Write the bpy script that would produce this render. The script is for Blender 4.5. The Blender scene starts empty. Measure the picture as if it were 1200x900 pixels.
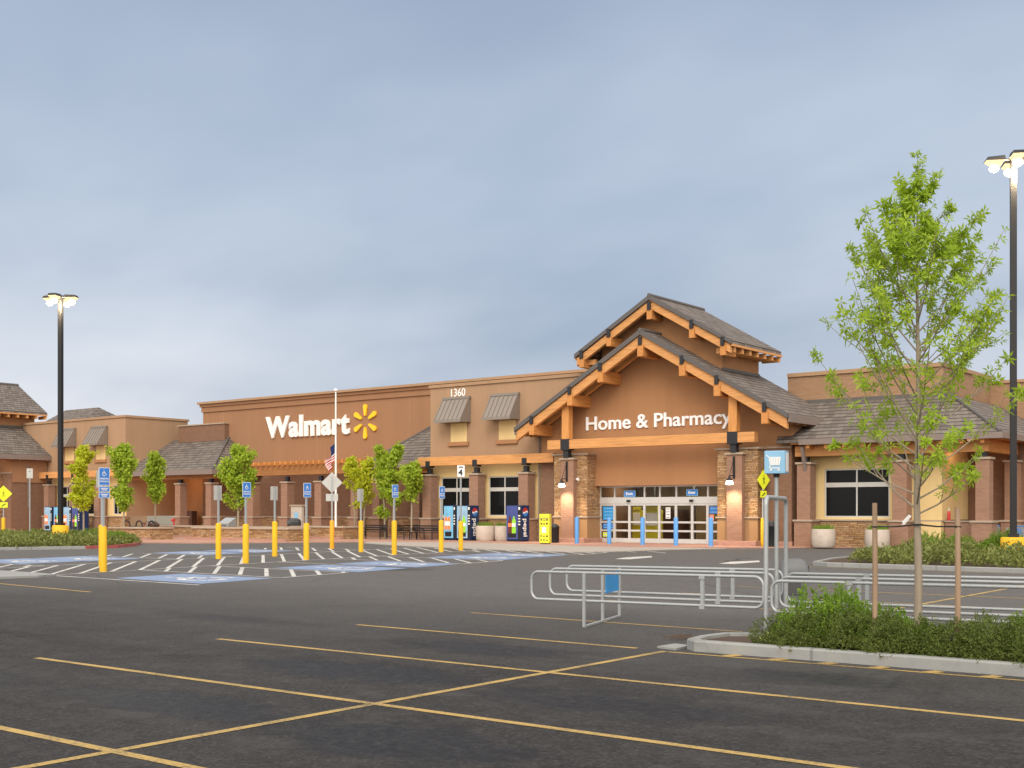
import bpy, bmesh, math, random
from mathutils import Vector, Matrix
R = math.radians
C = bpy.context.scene.collection
scene = bpy.context.scene
rnd = random.Random(7)

# ------------------------------------------------------------------ camera model (used to turn surveyed photo points into metres)
F, HZ, H = 1412.0, 598.0, 1.8
YAW = math.atan(1090 / 1412.0)
S_, C_ = math.sin(YAW), math.cos(YAW)
def G(px, py, z=0.0):                       # point on a horizontal plane
    d = F * (H - z) / (py - HZ); u = (px - 600) / F
    return (d * (-S_ + C_ * u), d * (C_ + S_ * u))
def XA(px, Y):                              # x on a plane y = Y
    u = (px - 600) / F
    return Y * (-S_ + C_ * u) / (C_ + S_ * u)
def ZA(px, py, Y):                          # z on a plane y = Y
    u = (px - 600) / F
    return H + (HZ - py) / F * Y / (C_ + S_ * u)

# ------------------------------------------------------------------ mesh builder
class MB:
    def __init__(s): s.v = []; s.f = []; s.mi = []; s.cur = 0
    def add(s, vs, fs):
        o = len(s.v); s.v += [tuple(p) for p in vs]
        for f in fs: s.f.append([o + i for i in f]); s.mi.append(s.cur)
        return s
    def quad(s, *p): return s.add(p, [list(range(len(p)))])
    def box(s, x0, x1, y0, y1, z0, z1):
        if x0 > x1: x0, x1 = x1, x0
        if y0 > y1: y0, y1 = y1, y0
        if z0 > z1: z0, z1 = z1, z0
        return s.add([(x0,y0,z0),(x1,y0,z0),(x1,y1,z0),(x0,y1,z0),(x0,y0,z1),(x1,y0,z1),(x1,y1,z1),(x0,y1,z1)],
              [[0,3,2,1],[4,5,6,7],[0,1,5,4],[1,2,6,5],[2,3,7,6],[3,0,4,7]])
    def cbox(s, cx, cy, cz, sx, sy, sz): return s.box(cx-sx/2,cx+sx/2,cy-sy/2,cy+sy/2,cz-sz/2,cz+sz/2)
    def prism(s, pts, d):                   # polygon pts (3d) extruded by vector d
        n = len(pts); d = Vector(d); a = [Vector(p) for p in pts]; b = [p + d for p in a]
        fs = [list(range(n))[::-1], list(range(n, 2*n))]
        for i in range(n): j = (i+1) % n; fs.append([i, j, n+j, n+i])
        return s.add(a + b, fs)
    def bar(s, p0, p1, w, h, up=(0,0,1)):
        p0, p1 = Vector(p0), Vector(p1); t = (p1-p0).normalized(); up = Vector(up)
        if abs(t.dot(up)) > .99: up = Vector((0,1,0))
        a = t.cross(up).normalized(); b = a.cross(t)
        r = [p0 + a*x*w/2 + b*y*h/2 for x, y in ((-1,-1),(1,-1),(1,1),(-1,1))]
        return s.prism(r, p1-p0)
    def tube(s, path, r, n=8, closed=False, caps=True):
        P = [Vector(p) for p in path]; m = len(P)
        rr = r if isinstance(r, (list, tuple)) else [r]*m
        t0 = (P[1]-P[0]).normalized(); up = Vector((0,0,1)) if abs(t0.z) < .9 else Vector((0,1,0))
        a = t0.cross(up).normalized(); vs = []
        for i in range(m):
            if closed: t = (P[(i+1) % m]-P[i-1])
            else: t = P[min(i+1, m-1)]-P[max(i-1, 0)]
            t.normalize(); a = (a - t*a.dot(t)).normalized(); b = t.cross(a)
            for k in range(n):
                q = 2*math.pi*k/n
                vs.append(P[i] + (a*math.cos(q)+b*math.sin(q))*rr[i])
        fs = []
        for i in range(m if closed else m-1):
            i2 = (i+1) % m
            for k in range(n): k2 = (k+1) % n; fs.append([i*n+k, i*n+k2, i2*n+k2, i2*n+k])
        if not closed and caps: fs += [list(range(n))[::-1], [(m-1)*n+k for k in range(n)]]
        return s.add(vs, fs)
    def lathe(s, prof, c=(0,0,0), n=20):    # prof: (r, z)
        vs = []
        for r, z in prof:
            for k in range(n):
                q = 2*math.pi*k/n; vs.append((c[0]+r*math.cos(q), c[1]+r*math.sin(q), c[2]+z))
        fs = []
        for i in range(len(prof)-1):
            for k in range(n): k2 = (k+1) % n; fs.append([i*n+k, i*n+k2, (i+1)*n+k2, (i+1)*n+k])
        fs += [list(range(n))[::-1], [(len(prof)-1)*n+k for k in range(n)]]
        return s.add(vs, fs)
    def cyl(s, c, r, h, n=16, r2=None): return s.lathe([(r,0),(r if r2 is None else r2,h)], c, n)
    def build(s, name, m, parent=None, off=(0,0,0), smooth=False, bevel=0):
        me = bpy.data.meshes.new(name)
        ox, oy, oz = off
        me.from_pydata([(x-ox, y-oy, z-oz) for x, y, z in s.v], [], s.f)
        ms = m if isinstance(m, list) else [m]
        for q in ms: me.materials.append(q)
        if len(ms) > 1: me.polygons.foreach_set('material_index', s.mi)
        bm = bmesh.new(); bm.from_mesh(me); bmesh.ops.recalc_face_normals(bm, faces=bm.faces); bm.to_mesh(me); bm.free()
        if smooth:
            for p in me.polygons: p.use_smooth = True
        me.update()
        o = bpy.data.objects.new(name, me); C.objects.link(o)
        if parent: o.parent = parent
        if bevel:
            b = o.modifiers.new('bevel', 'BEVEL'); b.width = bevel; b.segments = 2; b.limit_method = 'ANGLE'; b.angle_limit = R(40)
        if smooth:
            try: me.set_sharp_from_angle(angle=R(45))
            except Exception: pass
        return o
def tag(o, label, cat, group=None, kind=None):
    if label: o['label'] = label
    if cat: o['category'] = cat
    if group: o['group'] = group
    if kind: o['kind'] = kind
    return o
def thing(name, label, cat, loc=(0,0,0), rz=0, group=None):
    o = bpy.data.objects.new(name, None); C.objects.link(o); o.empty_display_size = .3
    o.location = loc; o.rotation_euler = (0,0,rz)
    return tag(o, label, cat, group)
def struct(o): o['kind'] = 'structure'; return o
def dup(root, loc, rz=0, scale=None, label=None, group=None):
    def cp(o, par):
        c = o.copy(); C.objects.link(c)
        if par: c.parent = par
        for ch in list(o.children): cp(ch, c)
        return c
    r = cp(root, None); r.location = loc; r.rotation_euler = (0,0,rz)
    if scale: r.scale = scale
    if label: r['label'] = label
    if group: r['group'] = group
    return r
def text_islands(txt, cap, width, extrude, bold=0.0, spacing=1.0):
    """mesh of a text scaled to a width and capital height, as a list of (verts, faces), one per letter, left to right"""
    cu = bpy.data.curves.new('lettering', 'FONT'); cu.body = txt; cu.size = 1; cu.offset = bold; cu.resolution_u = 4; cu.space_character = spacing
    ob = bpy.data.objects.new('lettering', cu); C.objects.link(ob)
    dg = bpy.context.evaluated_depsgraph_get()
    me = bpy.data.meshes.new_from_object(ob.evaluated_get(dg))
    bpy.data.objects.remove(ob); bpy.data.curves.remove(cu)
    bm = bmesh.new(); bm.from_mesh(me); bpy.data.meshes.remove(me)
    bmesh.ops.remove_doubles(bm, verts=bm.verts, dist=1e-5)
    xs = [v.co.x for v in bm.verts]; x0, x1 = min(xs), max(xs)
    capz = .69 + 2*bold
    sx = width/(x1-x0) if width else cap/capz; sy = cap/capz
    seen = set(); out = []
    bm.verts.ensure_lookup_table()
    for v in bm.verts:
        if v.index in seen: continue
        st = [v]; isl = []; seen.add(v.index)
        while st:
            w = st.pop(); isl.append(w)
            for e in w.link_edges:
                q = e.other_vert(w)
                if q.index not in seen: seen.add(q.index); st.append(q)
        ids = {w.index: k for k, w in enumerate(isl)}; n = len(isl)
        vv = [((w.co.x-x0)*sx, (w.co.y+bold)*sy) for w in isl]
        fcs = []; edges = {}
        for f in {f for w in isl for f in w.link_faces}:
            p = [ids[q.index] for q in f.verts]; fcs.append(p)
            for a, b in zip(p, p[1:]+p[:1]): edges[(a, b)] = 1
        V = [(x, y, extrude) for x, y in vv] + [(x, y, 0.0) for x, y in vv]
        Fs = list(fcs)
        for (a, b) in edges:
            if (b, a) not in edges: Fs.append([a, a+n, b+n, b])
        out.append((V, Fs))
    bm.free(); out.sort(key=lambda t: min(p[0] for p in t[0]))
    return out
def put_text(mb, isl, fn):
    for V, Fs in isl: mb.add([fn(*p) for p in V], Fs)
    return mb

# ------------------------------------------------------------------ materials
class NT:
    def __init__(s, name):
        s.m = bpy.data.materials.new(name); s.m.use_nodes = True; s.t = s.m.node_tree; s.t.nodes.clear()
        s.out = s.t.nodes.new('ShaderNodeOutputMaterial')
    def n(s, typ, ins=None, **props):
        nd = s.t.nodes.new('ShaderNode'+typ)
        for k, v in props.items(): setattr(nd, k, v)
        for k, v in (ins or {}).items(): s.set(nd.inputs[k], v)
        return nd
    def set(s, sock, v):
        if isinstance(v, bpy.types.NodeSocket): s.t.links.new(v, sock)
        elif isinstance(v, bpy.types.Node): s.t.links.new(v.outputs[0], sock)
        elif isinstance(v, (tuple, list)) and sock.type == 'RGBA' and len(v) == 3: sock.default_value = (*v, 1)
        else: sock.default_value = v
    def math(s, op, a, b=0.0, c=0.0, clamp=False):
        nd = s.t.nodes.new('ShaderNodeMath'); nd.operation = op; nd.use_clamp = clamp
        for i, v in enumerate((a, b, c)): s.set(nd.inputs[i], v)
        return nd.outputs[0]
    def mix(s, f, a, b, blend='MIX'):
        nd = s.t.nodes.new('ShaderNodeMix'); nd.data_type = 'RGBA'; nd.blend_type = blend
        s.set(nd.inputs[0], f); s.set(nd.inputs[6], a); s.set(nd.inputs[7], b)
        return nd.outputs[2]
    def ramp(s, f, stops):
        nd = s.t.nodes.new('ShaderNodeValToRGB'); e = nd.color_ramp.elements
        while len(e) < len(stops): e.new(.5)
        for q, (p, c) in zip(e, stops):
            q.position = p; q.color = (*c, 1) if isinstance(c, (tuple, list)) else (c, c, c, 1)
        s.set(nd.inputs[0], f); return nd.outputs[0]
    def noise(s, scale, detail=4, rough=.55, vec=None, out=0):
        ins = {'Scale': scale, 'Detail': detail, 'Roughness': rough}
        if vec is not None: ins['Vector'] = vec
        return s.n('TexNoise', ins).outputs[out]
    def pos(s): return s.n('NewGeometry').outputs['Position']
    def obj(s): return s.n('TexCoord').outputs['Object']
    def boxmap(s):                          # wall coordinates: (x or y, z) by the way the face looks
        g = s.n('NewGeometry'); p = s.n('SeparateXYZ', {0: g.outputs['Position']}); nn = s.n('SeparateXYZ', {0: g.outputs['True Normal']})
        ax = s.math('ABSOLUTE', nn.outputs[0]); ay = s.math('ABSOLUTE', nn.outputs[1])
        f = s.math('GREATER_THAN', ax, ay)
        h = s.math('ADD', s.math('MULTIPLY', f, p.outputs[1]), s.math('MULTIPLY', s.math('SUBTRACT', 1, f), p.outputs[0]))
        return h, p.outputs[2]
    def fin(s, col, rough=.7, bump=None, bs=.3, bd=.02, metal=0.0, spec=.4, emit=None, es=0.0, coat=0):
        b = s.n('BsdfPrincipled', {'Base Color': col, 'Roughness': rough, 'Metallic': metal, 'Specular IOR Level': spec})
        if coat: b.inputs['Coat Weight'].default_value = coat
        if bump is not None: s.set(b.inputs['Normal'], s.n('Bump', {'Strength': bs, 'Distance': bd, 'Height': bump}).outputs[0])
        if emit is not None: s.set(b.inputs['Emission Color'], emit); b.inputs['Emission Strength'].default_value = es
        s.t.links.new(b.outputs[0], s.out.inputs[0]); return s.m
def scale_c(c, k): return tuple(min(1, x*k) for x in c)
def m_plain(name, c, rough=.5, metal=0.0, var=.12, sc=6, bs=.05, es=0.0, coat=0, spec=.4):
    t = NT(name); p = t.obj(); nz = t.noise(sc, 5, .6, p)
    col = t.mix(nz, scale_c(c, 1-var), scale_c(c, 1+var))
    r = t.math('MULTIPLY_ADD', nz, .2, max(0.02, rough-.1))
    return t.fin(col, r, t.noise(sc*8, 3, .6, p), bs, .004, metal, spec, col if es else None, es, coat)
def m_stucco(name, c):
    t = NT(name); p = t.pos()
    big = t.noise(.35, 4, .6, p); mid = t.noise(2.2, 5, .6, p)
    mp = t.n('Mapping', {'Vector': p, 'Scale': (1.6, 1.6, .09)}); st = t.noise(1.0, 5, .65, mp)
    col = t.mix(big, scale_c(c, .9), scale_c(c, 1.08)); col = t.mix(t.math('MULTIPLY', mid, .35), col, scale_c(c, .86))
    col = t.mix(t.math('MULTIPLY', t.ramp(st, [(.45, 0.0), (.75, 1.0)]), .26), col, scale_c(c, .62))
    return t.fin(col, .9, t.noise(55, 4, .65, p), .35, .01, spec=.2)
def m_brick(name, c1, c2, mortar, bw=.30, rh=.10, ms=.012, bs=.5, squash=0.5, var=.5):
    t = NT(name); h, z = t.boxmap(); v = t.n('CombineXYZ', {0: h, 1: z})
    br = t.n('TexBrick', {'Vector': v, 'Color1': c1, 'Color2': c2, 'Mortar': mortar, 'Scale': 1.0, 'Mortar Size': ms, 'Mortar Smooth': .2, 'Bias': 0.0, 'Brick Width': bw, 'Row Height': rh}, offset=squash)
    p = t.pos(); nz = t.noise(1.1, 5, .65, p); n2 = t.noise(14, 4, .6, p)
    col = t.mix(t.math('MULTIPLY', nz, var), br.outputs[0], scale_c(c1, .55)); col = t.mix(t.math('MULTIPLY', n2, .3), col, scale_c(c2, 1.25))
    hgt = t.math('ADD', t.math('MULTIPLY', br.outputs[1], -1), t.math('MULTIPLY', n2, .35))
    return t.fin(col, .85, hgt, bs, .015, spec=.25)
def m_ledge(name, cols, bw=.34, rh=.085):
    t = NT(name); h, z = t.boxmap(); p = t.pos()
    w = t.noise(1.3, 2, .5, p); z2 = t.math('ADD', z, t.math('MULTIPLY', w, .10))
    row = t.math('FLOOR', t.math('DIVIDE', z2, rh)); rr = t.n('TexWhiteNoise', {'W': row}, noise_dimensions='1D').outputs[0]
    h2 = t.math('ADD', t.math('DIVIDE', h, t.math('MULTIPLY_ADD', rr, bw*.9, bw*.7)), t.math('MULTIPLY', rr, 7.3))
    cell = t.math('FLOOR', h2); cv = t.n('CombineXYZ', {0: cell, 1: row}); rc = t.n('TexWhiteNoise', {'Vector': cv}, noise_dimensions='2D').outputs[0]
    fz = t.math('FRACT', t.math('DIVIDE', z2, rh)); fh = t.math('FRACT', h2)
    gap = t.math('MAXIMUM', t.math('MAXIMUM', t.math('LESS_THAN', fz, .13), t.math('LESS_THAN', fh, .05)), 0)
    col = t.ramp(rc, [(i/(len(cols)-1), c) for i, c in enumerate(cols)])
    col = t.mix(t.math('MULTIPLY', t.noise(9, 5, .65, p), .45), col, scale_c(cols[0], .6)); col = t.mix(t.math('MULTIPLY', gap, .85), col, (.035, .025, .018))
    hg = t.math('SUBTRACT', t.math('ADD', t.math('MULTIPLY', rc, .6), t.math('MULTIPLY', t.noise(22, 4, .6, p), .3)), t.math('MULTIPLY', gap, .9))
    return t.fin(col, .85, hg, .8, .035, spec=.25)
def m_tiles(name, cols, rz=.20, bw=.33):
    t = NT(name); p = t.pos(); g = t.n('NewGeometry'); nn = t.n('SeparateXYZ', {0: g.outputs['True Normal']}); ps = t.n('SeparateXYZ', {0: p})
    f = t.math('GREATER_THAN', t.math('ABSOLUTE', nn.outputs[0]), t.math('ABSOLUTE', nn.outputs[1]))
    h = t.math('ADD', t.math('MULTIPLY', f, ps.outputs[1]), t.math('MULTIPLY', t.math('SUBTRACT', 1, f), ps.outputs[0]))
    q = t.math('DIVIDE', ps.outputs[2], rz); row = t.math('FLOOR', q); fz = t.math('FRACT', q)
    hh = t.math('ADD', t.math('DIVIDE', h, bw), t.math('MULTIPLY', row, .5)); cell = t.math('FLOOR', hh); fh = t.math('FRACT', hh)
    rc = t.n('TexWhiteNoise', {'Vector': t.n('CombineXYZ', {0: cell, 1: row})}, noise_dimensions='2D').outputs[0]
    col = t.ramp(rc, [(i/(len(cols)-1), c) for i, c in enumerate(cols)])
    col = t.mix(t.math('MULTIPLY', t.noise(.6, 5, .6, p), .4), col, scale_c(cols[0], .7))
    gap = t.math('MAXIMUM', t.math('LESS_THAN', fz, .26), t.math('MULTIPLY', t.math('LESS_THAN', fh, .07), .6))
    col = t.mix(t.math('MULTIPLY', gap, .8), col, (.03, .026, .024))
    hg = t.math('ADD', t.math('MULTIPLY', t.math('SUBTRACT', 1, fz), .8), t.math('ADD', t.math('MULTIPLY', rc, .25), t.math('MULTIPLY', gap, -.6)))
    return t.fin(col, .8, hg, .9, .05, spec=.3)
def m_wood(name, c, axis=0):
    t = NT(name); p = t.pos(); sc = [7, 7, 9]; sc[axis] = .5
    g = t.noise(1.6, 6, .7, t.n('Mapping', {'Vector': p, 'Scale': tuple(sc)})); b = t.noise(.5, 3, .6, p)
    col = t.mix(t.ramp(g, [(.35, 0.0), (.7, 1.0)]), scale_c(c, 1.18), scale_c(c, .66)); col = t.mix(t.math('MULTIPLY', b, .35), col, scale_c(c, .75))
    return t.fin(col, .65, g, .25, .01, spec=.3)
def m_leaf(name, dark, light, trans=.35, patch=1.4):
    t = NT(name); g = t.n('NewGeometry'); r = g.outputs['Random Per Island']; nz = t.noise(patch, 3, .6, t.obj())
    col = t.mix(t.math('ADD', t.math('MULTIPLY', r, .55), t.math('MULTIPLY', nz, .55), clamp=True), dark, light)
    d = t.n('BsdfPrincipled', {'Base Color': col, 'Roughness': .55, 'Specular IOR Level': .3}); tr = t.n('BsdfTranslucent', {'Color': t.mix(.5, col, scale_c(light, 1.3))})
    ms = t.n('MixShader', {0: trans, 1: d.outputs[0], 2: tr.outputs[0]}); t.t.links.new(ms.outputs[0], t.out.inputs[0]); return t.m
def m_asphalt():
    t = NT('asphalt'); p = t.pos()
    fine = t.noise(90, 3, .7, p); mid = t.noise(5, 6, .65, p); big = t.noise(.22, 5, .6, p)
    streak = t.noise(1.0, 6, .65, t.n('Mapping', {'Vector': p, 'Scale': (.10, .9, 1), 'Rotation': (0, 0, R(4))}))
    col = t.mix(t.ramp(big, [(.3, 0.0), (.7, 1.0)]), (.027, .0258, .0258), (.047, .045, .0445))
    col = t.mix(t.math('MULTIPLY', t.ramp(streak, [(.45, 0.0), (.72, 1.0)]), .5), col, (.075, .070, .067))
    col = t.mix(t.math('MULTIPLY', t.ramp(mid, [(.42, 1.0), (.6, 0.0)]), .45), col, (.036, .034, .034))
    pos_xyz = t.n('SeparateXYZ', {0: p}); ln = t.math('MULTIPLY_ADD', t.noise(.16, 4, .6, p), 9.0, pos_xyz.outputs[1])
    col = t.mix(t.math('MULTIPLY', t.math('MULTIPLY', t.math('SUBTRACT', ln, 15.0), .10, clamp=True), .8), col, (.142, .136, .131))  # asphalt tone goes lighter towards the store, edge broken up by noise
    agg = t.n('TexVoronoi', {'Vector': p, 'Scale': 38.0}); sp = t.n('TexWhiteNoise', {'Vector': agg.outputs['Position']}, noise_dimensions='3D').outputs[0]
    col = t.mix(t.math('MULTIPLY', t.ramp(sp, [(.70, 0.0), (.95, 1.0)]), .20), col, (.15, .142, .138))
    col = t.mix(t.math('MULTIPLY', t.ramp(sp, [(.0, 1.0), (.22, 0.0)]), .45), col, (.014, .014, .014))
    pat = t.noise(1.6, 10, .78, p); col = t.mix(t.math('MULTIPLY', t.ramp(pat, [(.48, 0.0), (.70, 1.0)]), .55), col, (.085, .081, .079))
    # oil patches where cars stand
    xy = t.n('SeparateXYZ', {0: p}); warp = t.noise(1.6, 5, .7, p)
    tot = None
    for (x, y, rx, ry, a) in [(-9.35,6.95,1.35,.42,.95),(-6.4,6.9,.95,.5,.95),(-9.6,9.6,1.3,.5,.8),(-6.0,9.4,1.2,.5,.7),(-9.8,12.2,1.2,.5,.6),(-12.6,6.8,.8,.5,.4),(-5.2,12.2,1.1,.5,.5),(-11.6,4.2,.9,.5,.5),(-4.4,6.6,.6,.4,.5),(-7.5,14.9,.6,.3,.6),(-25.5,27,1.2,.8,.4),(-16,13,1.6,.5,.3)]:
        dx = t.math('DIVIDE', t.math('SUBTRACT', xy.outputs[0], x), rx); dy = t.math('DIVIDE', t.math('SUBTRACT', xy.outputs[1], y), ry)
        r = t.math('MULTIPLY', t.math('SQRT', t.math('ADD', t.math('MULTIPLY', dx, dx), t.math('MULTIPLY', dy, dy))), .72)
        v = t.math('MULTIPLY', t.math('SUBTRACT', 1.12, t.math('ADD', r, t.math('MULTIPLY_ADD', warp, 1.5, -.75)), clamp=True), a)
        v = t.math('MULTIPLY', v, 2.2, clamp=True)
        tot = v if tot is None else t.math('MAXIMUM', tot, v)
    blot = t.ramp(t.noise(9, 5, .7, p), [(.34, .35), (.55, 1.0)])
    col = t.mix(t.math('MULTIPLY', t.math('MULTIPLY', tot, blot), .85), col, (.010, .010, .0108))
    # hairline cracks, only here and there
    cr = t.n('TexVoronoi', {'Vector': t.n('Mapping', {'Vector': t.mix(.22, p, t.noise(.7, 4, .6, p, 1), 'ADD'), 'Scale': (.16, .16, .16)}), 'Scale': 1.0}, feature='DISTANCE_TO_EDGE').outputs[0]
    cm = t.math('MULTIPLY', t.ramp(cr, [(0.0, 1.0), (.004, 0.0)]), t.ramp(t.noise(.09, 3, .5, p), [(.5, 0.0), (.6, 1.0)]))
    col = t.mix(t.math('MULTIPLY', cm, .7), col, (.02, .02, .02))
    hg = t.math('ADD', t.math('MULTIPLY', fine, .5), t.math('MULTIPLY', agg.outputs['Distance'], .8))
    rough = t.math('SUBTRACT', .78, t.math('MULTIPLY', tot, .3))
    return t.fin(col, rough, hg, .55, .012, spec=.10)
def m_paint(name, c, wear=.45, fade=None):
    t = NT(name); p = t.pos(); w = t.noise(26, 5, .75, p); w2 = t.noise(1.7, 5, .65, p)
    f = t.math('MULTIPLY', t.ramp(t.math('ADD', t.math('MULTIPLY', w, .6), t.math('MULTIPLY', w2, .45)), [(.5, 0.0), (.66, 1.0)]), wear)
    col = t.mix(t.noise(3, 4, .6, p), scale_c(c, .86), scale_c(c, 1.08)); col = t.mix(f, col, fade or (.07, .066, .06))
    return t.fin(col, .7, w, .4, .006, spec=.3)
def m_conc(name, c, joints=0.0):
    t = NT(name); p = t.pos(); a = t.noise(1.2, 6, .65, p); b = t.noise(30, 4, .65, p); st = t.noise(4, 6, .7, p)
    col = t.mix(a, scale_c(c, .8), scale_c(c, 1.12)); col = t.mix(t.math('MULTIPLY', t.ramp(st, [(.52, 0.0), (.7, 1.0)]), .4), col, scale_c(c, .5))
    hg = b
    if joints:
        xy = t.n('SeparateXYZ', {0: p}); g = None
        for i in (0, 1):
            fr = t.math('FRACT', t.math('DIVIDE', xy.outputs[i], joints)); k = t.math('LESS_THAN', fr, .012); g = k if g is None else t.math('MAXIMUM', g, k)
        col = t.mix(t.math('MULTIPLY', g, .5), col, scale_c(c, .35)); hg = t.math('SUBTRACT', b, g)
    return t.fin(col, .85, hg, .3, .01, spec=.3)
def m_glass():
    t = NT('clear_glass'); tr = t.n('BsdfTransparent', {'Color': (.80, .83, .82)}); gl = t.n('BsdfGlossy', {'Roughness': .03, 'Color': (.5, .5, .5)})
    fr = t.n('Fresnel', {'IOR': 1.4}); ms = t.n('MixShader', {0: fr.outputs[0], 1: tr.outputs[0], 2: gl.outputs[0]})
    t.t.links.new(ms.outputs[0], t.out.inputs[0]); return t.m
def m_emit(name, c, s):
    t = NT(name); e = t.n('Emission', {'Color': c, 'Strength': s}); t.t.links.new(e.outputs[0], t.out.inputs[0]); return t.m

M = {}
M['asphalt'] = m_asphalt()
M['tan'] = m_stucco('tan_stucco', (.40, .255, .155))
M['brown'] = m_stucco('brown_stucco', (.335, .180, .099))
M['brown2'] = m_stucco('orange_brown_stucco', (.405, .208, .100))
M['yellow'] = m_stucco('cream_yellow_stucco', (.78, .58, .28))
M['brick'] = m_brick('brown_brick', (.265, .145, .088), (.205, .11, .068), (.22, .15, .11), ms=.010)
M['brickp'] = m_brick('column_brick', (.37, .21, .138), (.285, .16, .108), (.33, .23, .17), ms=.010)
M['brickt'] = m_brick('tan_brick', (.40, .245, .145), (.32, .19, .11), (.33, .225, .155), ms=.010)
M['ledge'] = m_ledge('ledge_stone', [(.28, .155, .07), (.52, .30, .14), (.40, .235, .125), (.62, .41, .22), (.36, .235, .145)])
M['stone'] = m_stucco('cut_stone', (.36, .215, .105))
M['cap'] = m_conc('stone_cap', (.42, .33, .25))
M['tiles'] = m_tiles('roof_tiles', [(.125, .102, .088), (.185, .155, .135), (.235, .20, .172), (.15, .125, .11)])
M['roofedge'] = m_plain('roof_edge', (.11, .10, .095), .6)
M['gutter'] = m_plain('gutter_metal', (.22, .175, .155), .5)
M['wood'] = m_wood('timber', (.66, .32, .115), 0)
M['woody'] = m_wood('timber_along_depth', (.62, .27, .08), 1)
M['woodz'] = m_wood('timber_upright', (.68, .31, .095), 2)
M['woodd'] = m_wood('shaded_timber', (.37, .168, .058), 0)  # darker copy of the timber: shade on beams and rafter tails put into the colour
M['strap'] = m_plain('dark_steel', (.035, .035, .04), .5, .4)
M['metalroof'] = m_plain('standing_seam_metal', (.25, .215, .185), .45, .2)
M['darkglass'] = m_plain('dark_window_glass', (.010, .011, .012), .08, 0, bs=0, spec=.12)
M['frame'] = m_plain('pale_window_frame', (.55, .54, .50), .45, .1)
M['alu'] = m_plain('brushed_aluminium', (.62, .62, .60), .4, .35)
M['glass'] = m_glass()
M['pinkc'] = m_conc('pink_concrete', (.44, .25, .19), 1.5)
M['conc'] = m_conc('grey_concrete', (.40, .36, .32), 1.8)
M['kerb'] = m_conc('kerb_concrete', (.30, .305, .295), 3.0)
M['pot'] = m_conc('planter_concrete', (.55, .47, .40))
M['redkerb'] = m_paint('red_kerb_paint', (.42, .10, .09), .4, (.4, .36, .33))
M['yline'] = m_paint('yellow_line_paint', (.46, .31, .10), .9)
M['wline'] = m_paint('white_line_paint', (.62, .61, .58), .85)
M['bline'] = m_paint('blue_line_paint', (.21, .29, .46), .8, (.20, .20, .215))
M['wsym'] = m_paint('white_symbol_paint', (.74, .74, .73), .5)
M['ypaint'] = m_paint('yellow_bollard_paint', (.80, .47, .02), .30, (.36, .24, .06))
M['opaint'] = m_plain('amber_bollard_paint', (.80, .36, .015), .4, var=.06)
M['bpaint'] = m_plain('blue_bollard_paint', (.10, .31, .68), .4, var=.15)
M['galv'] = m_plain('galvanised_steel', (.40, .42, .425), .42, .35, var=.12, sc=14)
M['signback'] = m_plain('grey_sign_back', (.50, .49, .46), .5, .2)
M['white'] = m_plain('white_paint', (.80, .79, .77), .5, var=.04)
M['litwhite'] = m_plain('lit_white_letter', (.85, .82, .76), .5, var=.03, es=.10)
M['litwhite2'] = m_plain('white_letter', (.82, .81, .80), .5, var=.03, es=.12)
M['lityellow'] = m_plain('lit_yellow_petal', (.88, .50, .02), .5, var=.04, es=.18)
M['blue'] = m_plain('sign_blue', (.045, .21, .62), .4, var=.05)
M['skyblue'] = m_plain('light_sign_blue', (.26, .50, .72), .4, var=.05)
M['cyan'] = m_plain('bright_blue_panel', (.03, .30, .68), .4, var=.05)
M['black'] = m_plain('black_metal', (.018, .018, .02), .45, .2)
M['lime'] = m_plain('lime_sign', (.72, .78, .03), .45, var=.04, es=.12)
M['kiosk'] = m_plain('yellow_plastic', (.78, .72, .04), .45, var=.08)
M['red'] = m_plain('red_paint', (.50, .035, .03), .4)
M['navy'] = m_plain('navy_panel', (.012, .03, .10), .35)
M['bark'] = m_wood('bark', (.24, .175, .125), 2)
M['palebark'] = m_wood('pale_bark', (.33, .27, .20), 2)
M['stake'] = m_wood('stake_wood', (.34, .23, .15), 2)
M['leaf'] = m_leaf('fresh_leaves', (.15, .26, .013), (.46, .60, .05), .45, 1.6)
M['leafy'] = m_leaf('yellow_green_leaves', (.28, .35, .018), (.68, .70, .05), .45)
M['leafg'] = m_leaf('green_leaves', (.14, .24, .018), (.50, .62, .06), .4)
M['juni'] = m_leaf('juniper', (.020, .038, .008), (.175, .225, .042), .2, 4.5)
M['cover'] = m_leaf('ground_cover_leaves', (.045, .065, .014), (.27, .30, .075), .2, 1.2)
M['junib'] = m_leaf('bright_shrub', (.05, .11, .010), (.27, .42, .04), .3, 4.5)
M['soil'] = m_conc('bark_mulch', (.085, .055, .040))
M['dirt'] = m_conc('dry_ground', (.22, .19, .14))
M['plastic'] = m_plain('grey_plastic', (.13, .135, .14), .5, var=.08)
M['dplastic'] = m_plain('dark_plastic', (.06, .06, .065), .5)
M['brownbin'] = m_plain('brown_bin', (.10, .045, .03), .5)
M['cream'] = m_plain('cream_interior', (.42, .32, .17), .7)
M['tilefloor'] = m_conc('shop_floor', (.40, .36, .30))
M['lamp'] = m_emit('lamp_lens', (1, .74, .34), 1.7)
M['bulb'] = m_emit('lamp_bulb', (1, .90, .70), 40)
M['sconce'] = m_emit('lantern_glow', (1, .82, .62), 6)
M['tube'] = m_emit('ceiling_tube', (1, .86, .62), 3)
M['vlit'] = m_plain('lit_drink_panel', (.26, .42, .56), .3, var=.5, sc=3, es=.12)
M['vblue'] = m_plain('blue_drink_panel', (.055, .075, .24), .3, var=.4, sc=3, es=.12)
M['vaqua'] = m_plain('aqua_drink_panel', (.16, .42, .62), .3, var=.5, sc=3, es=.12)
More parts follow.
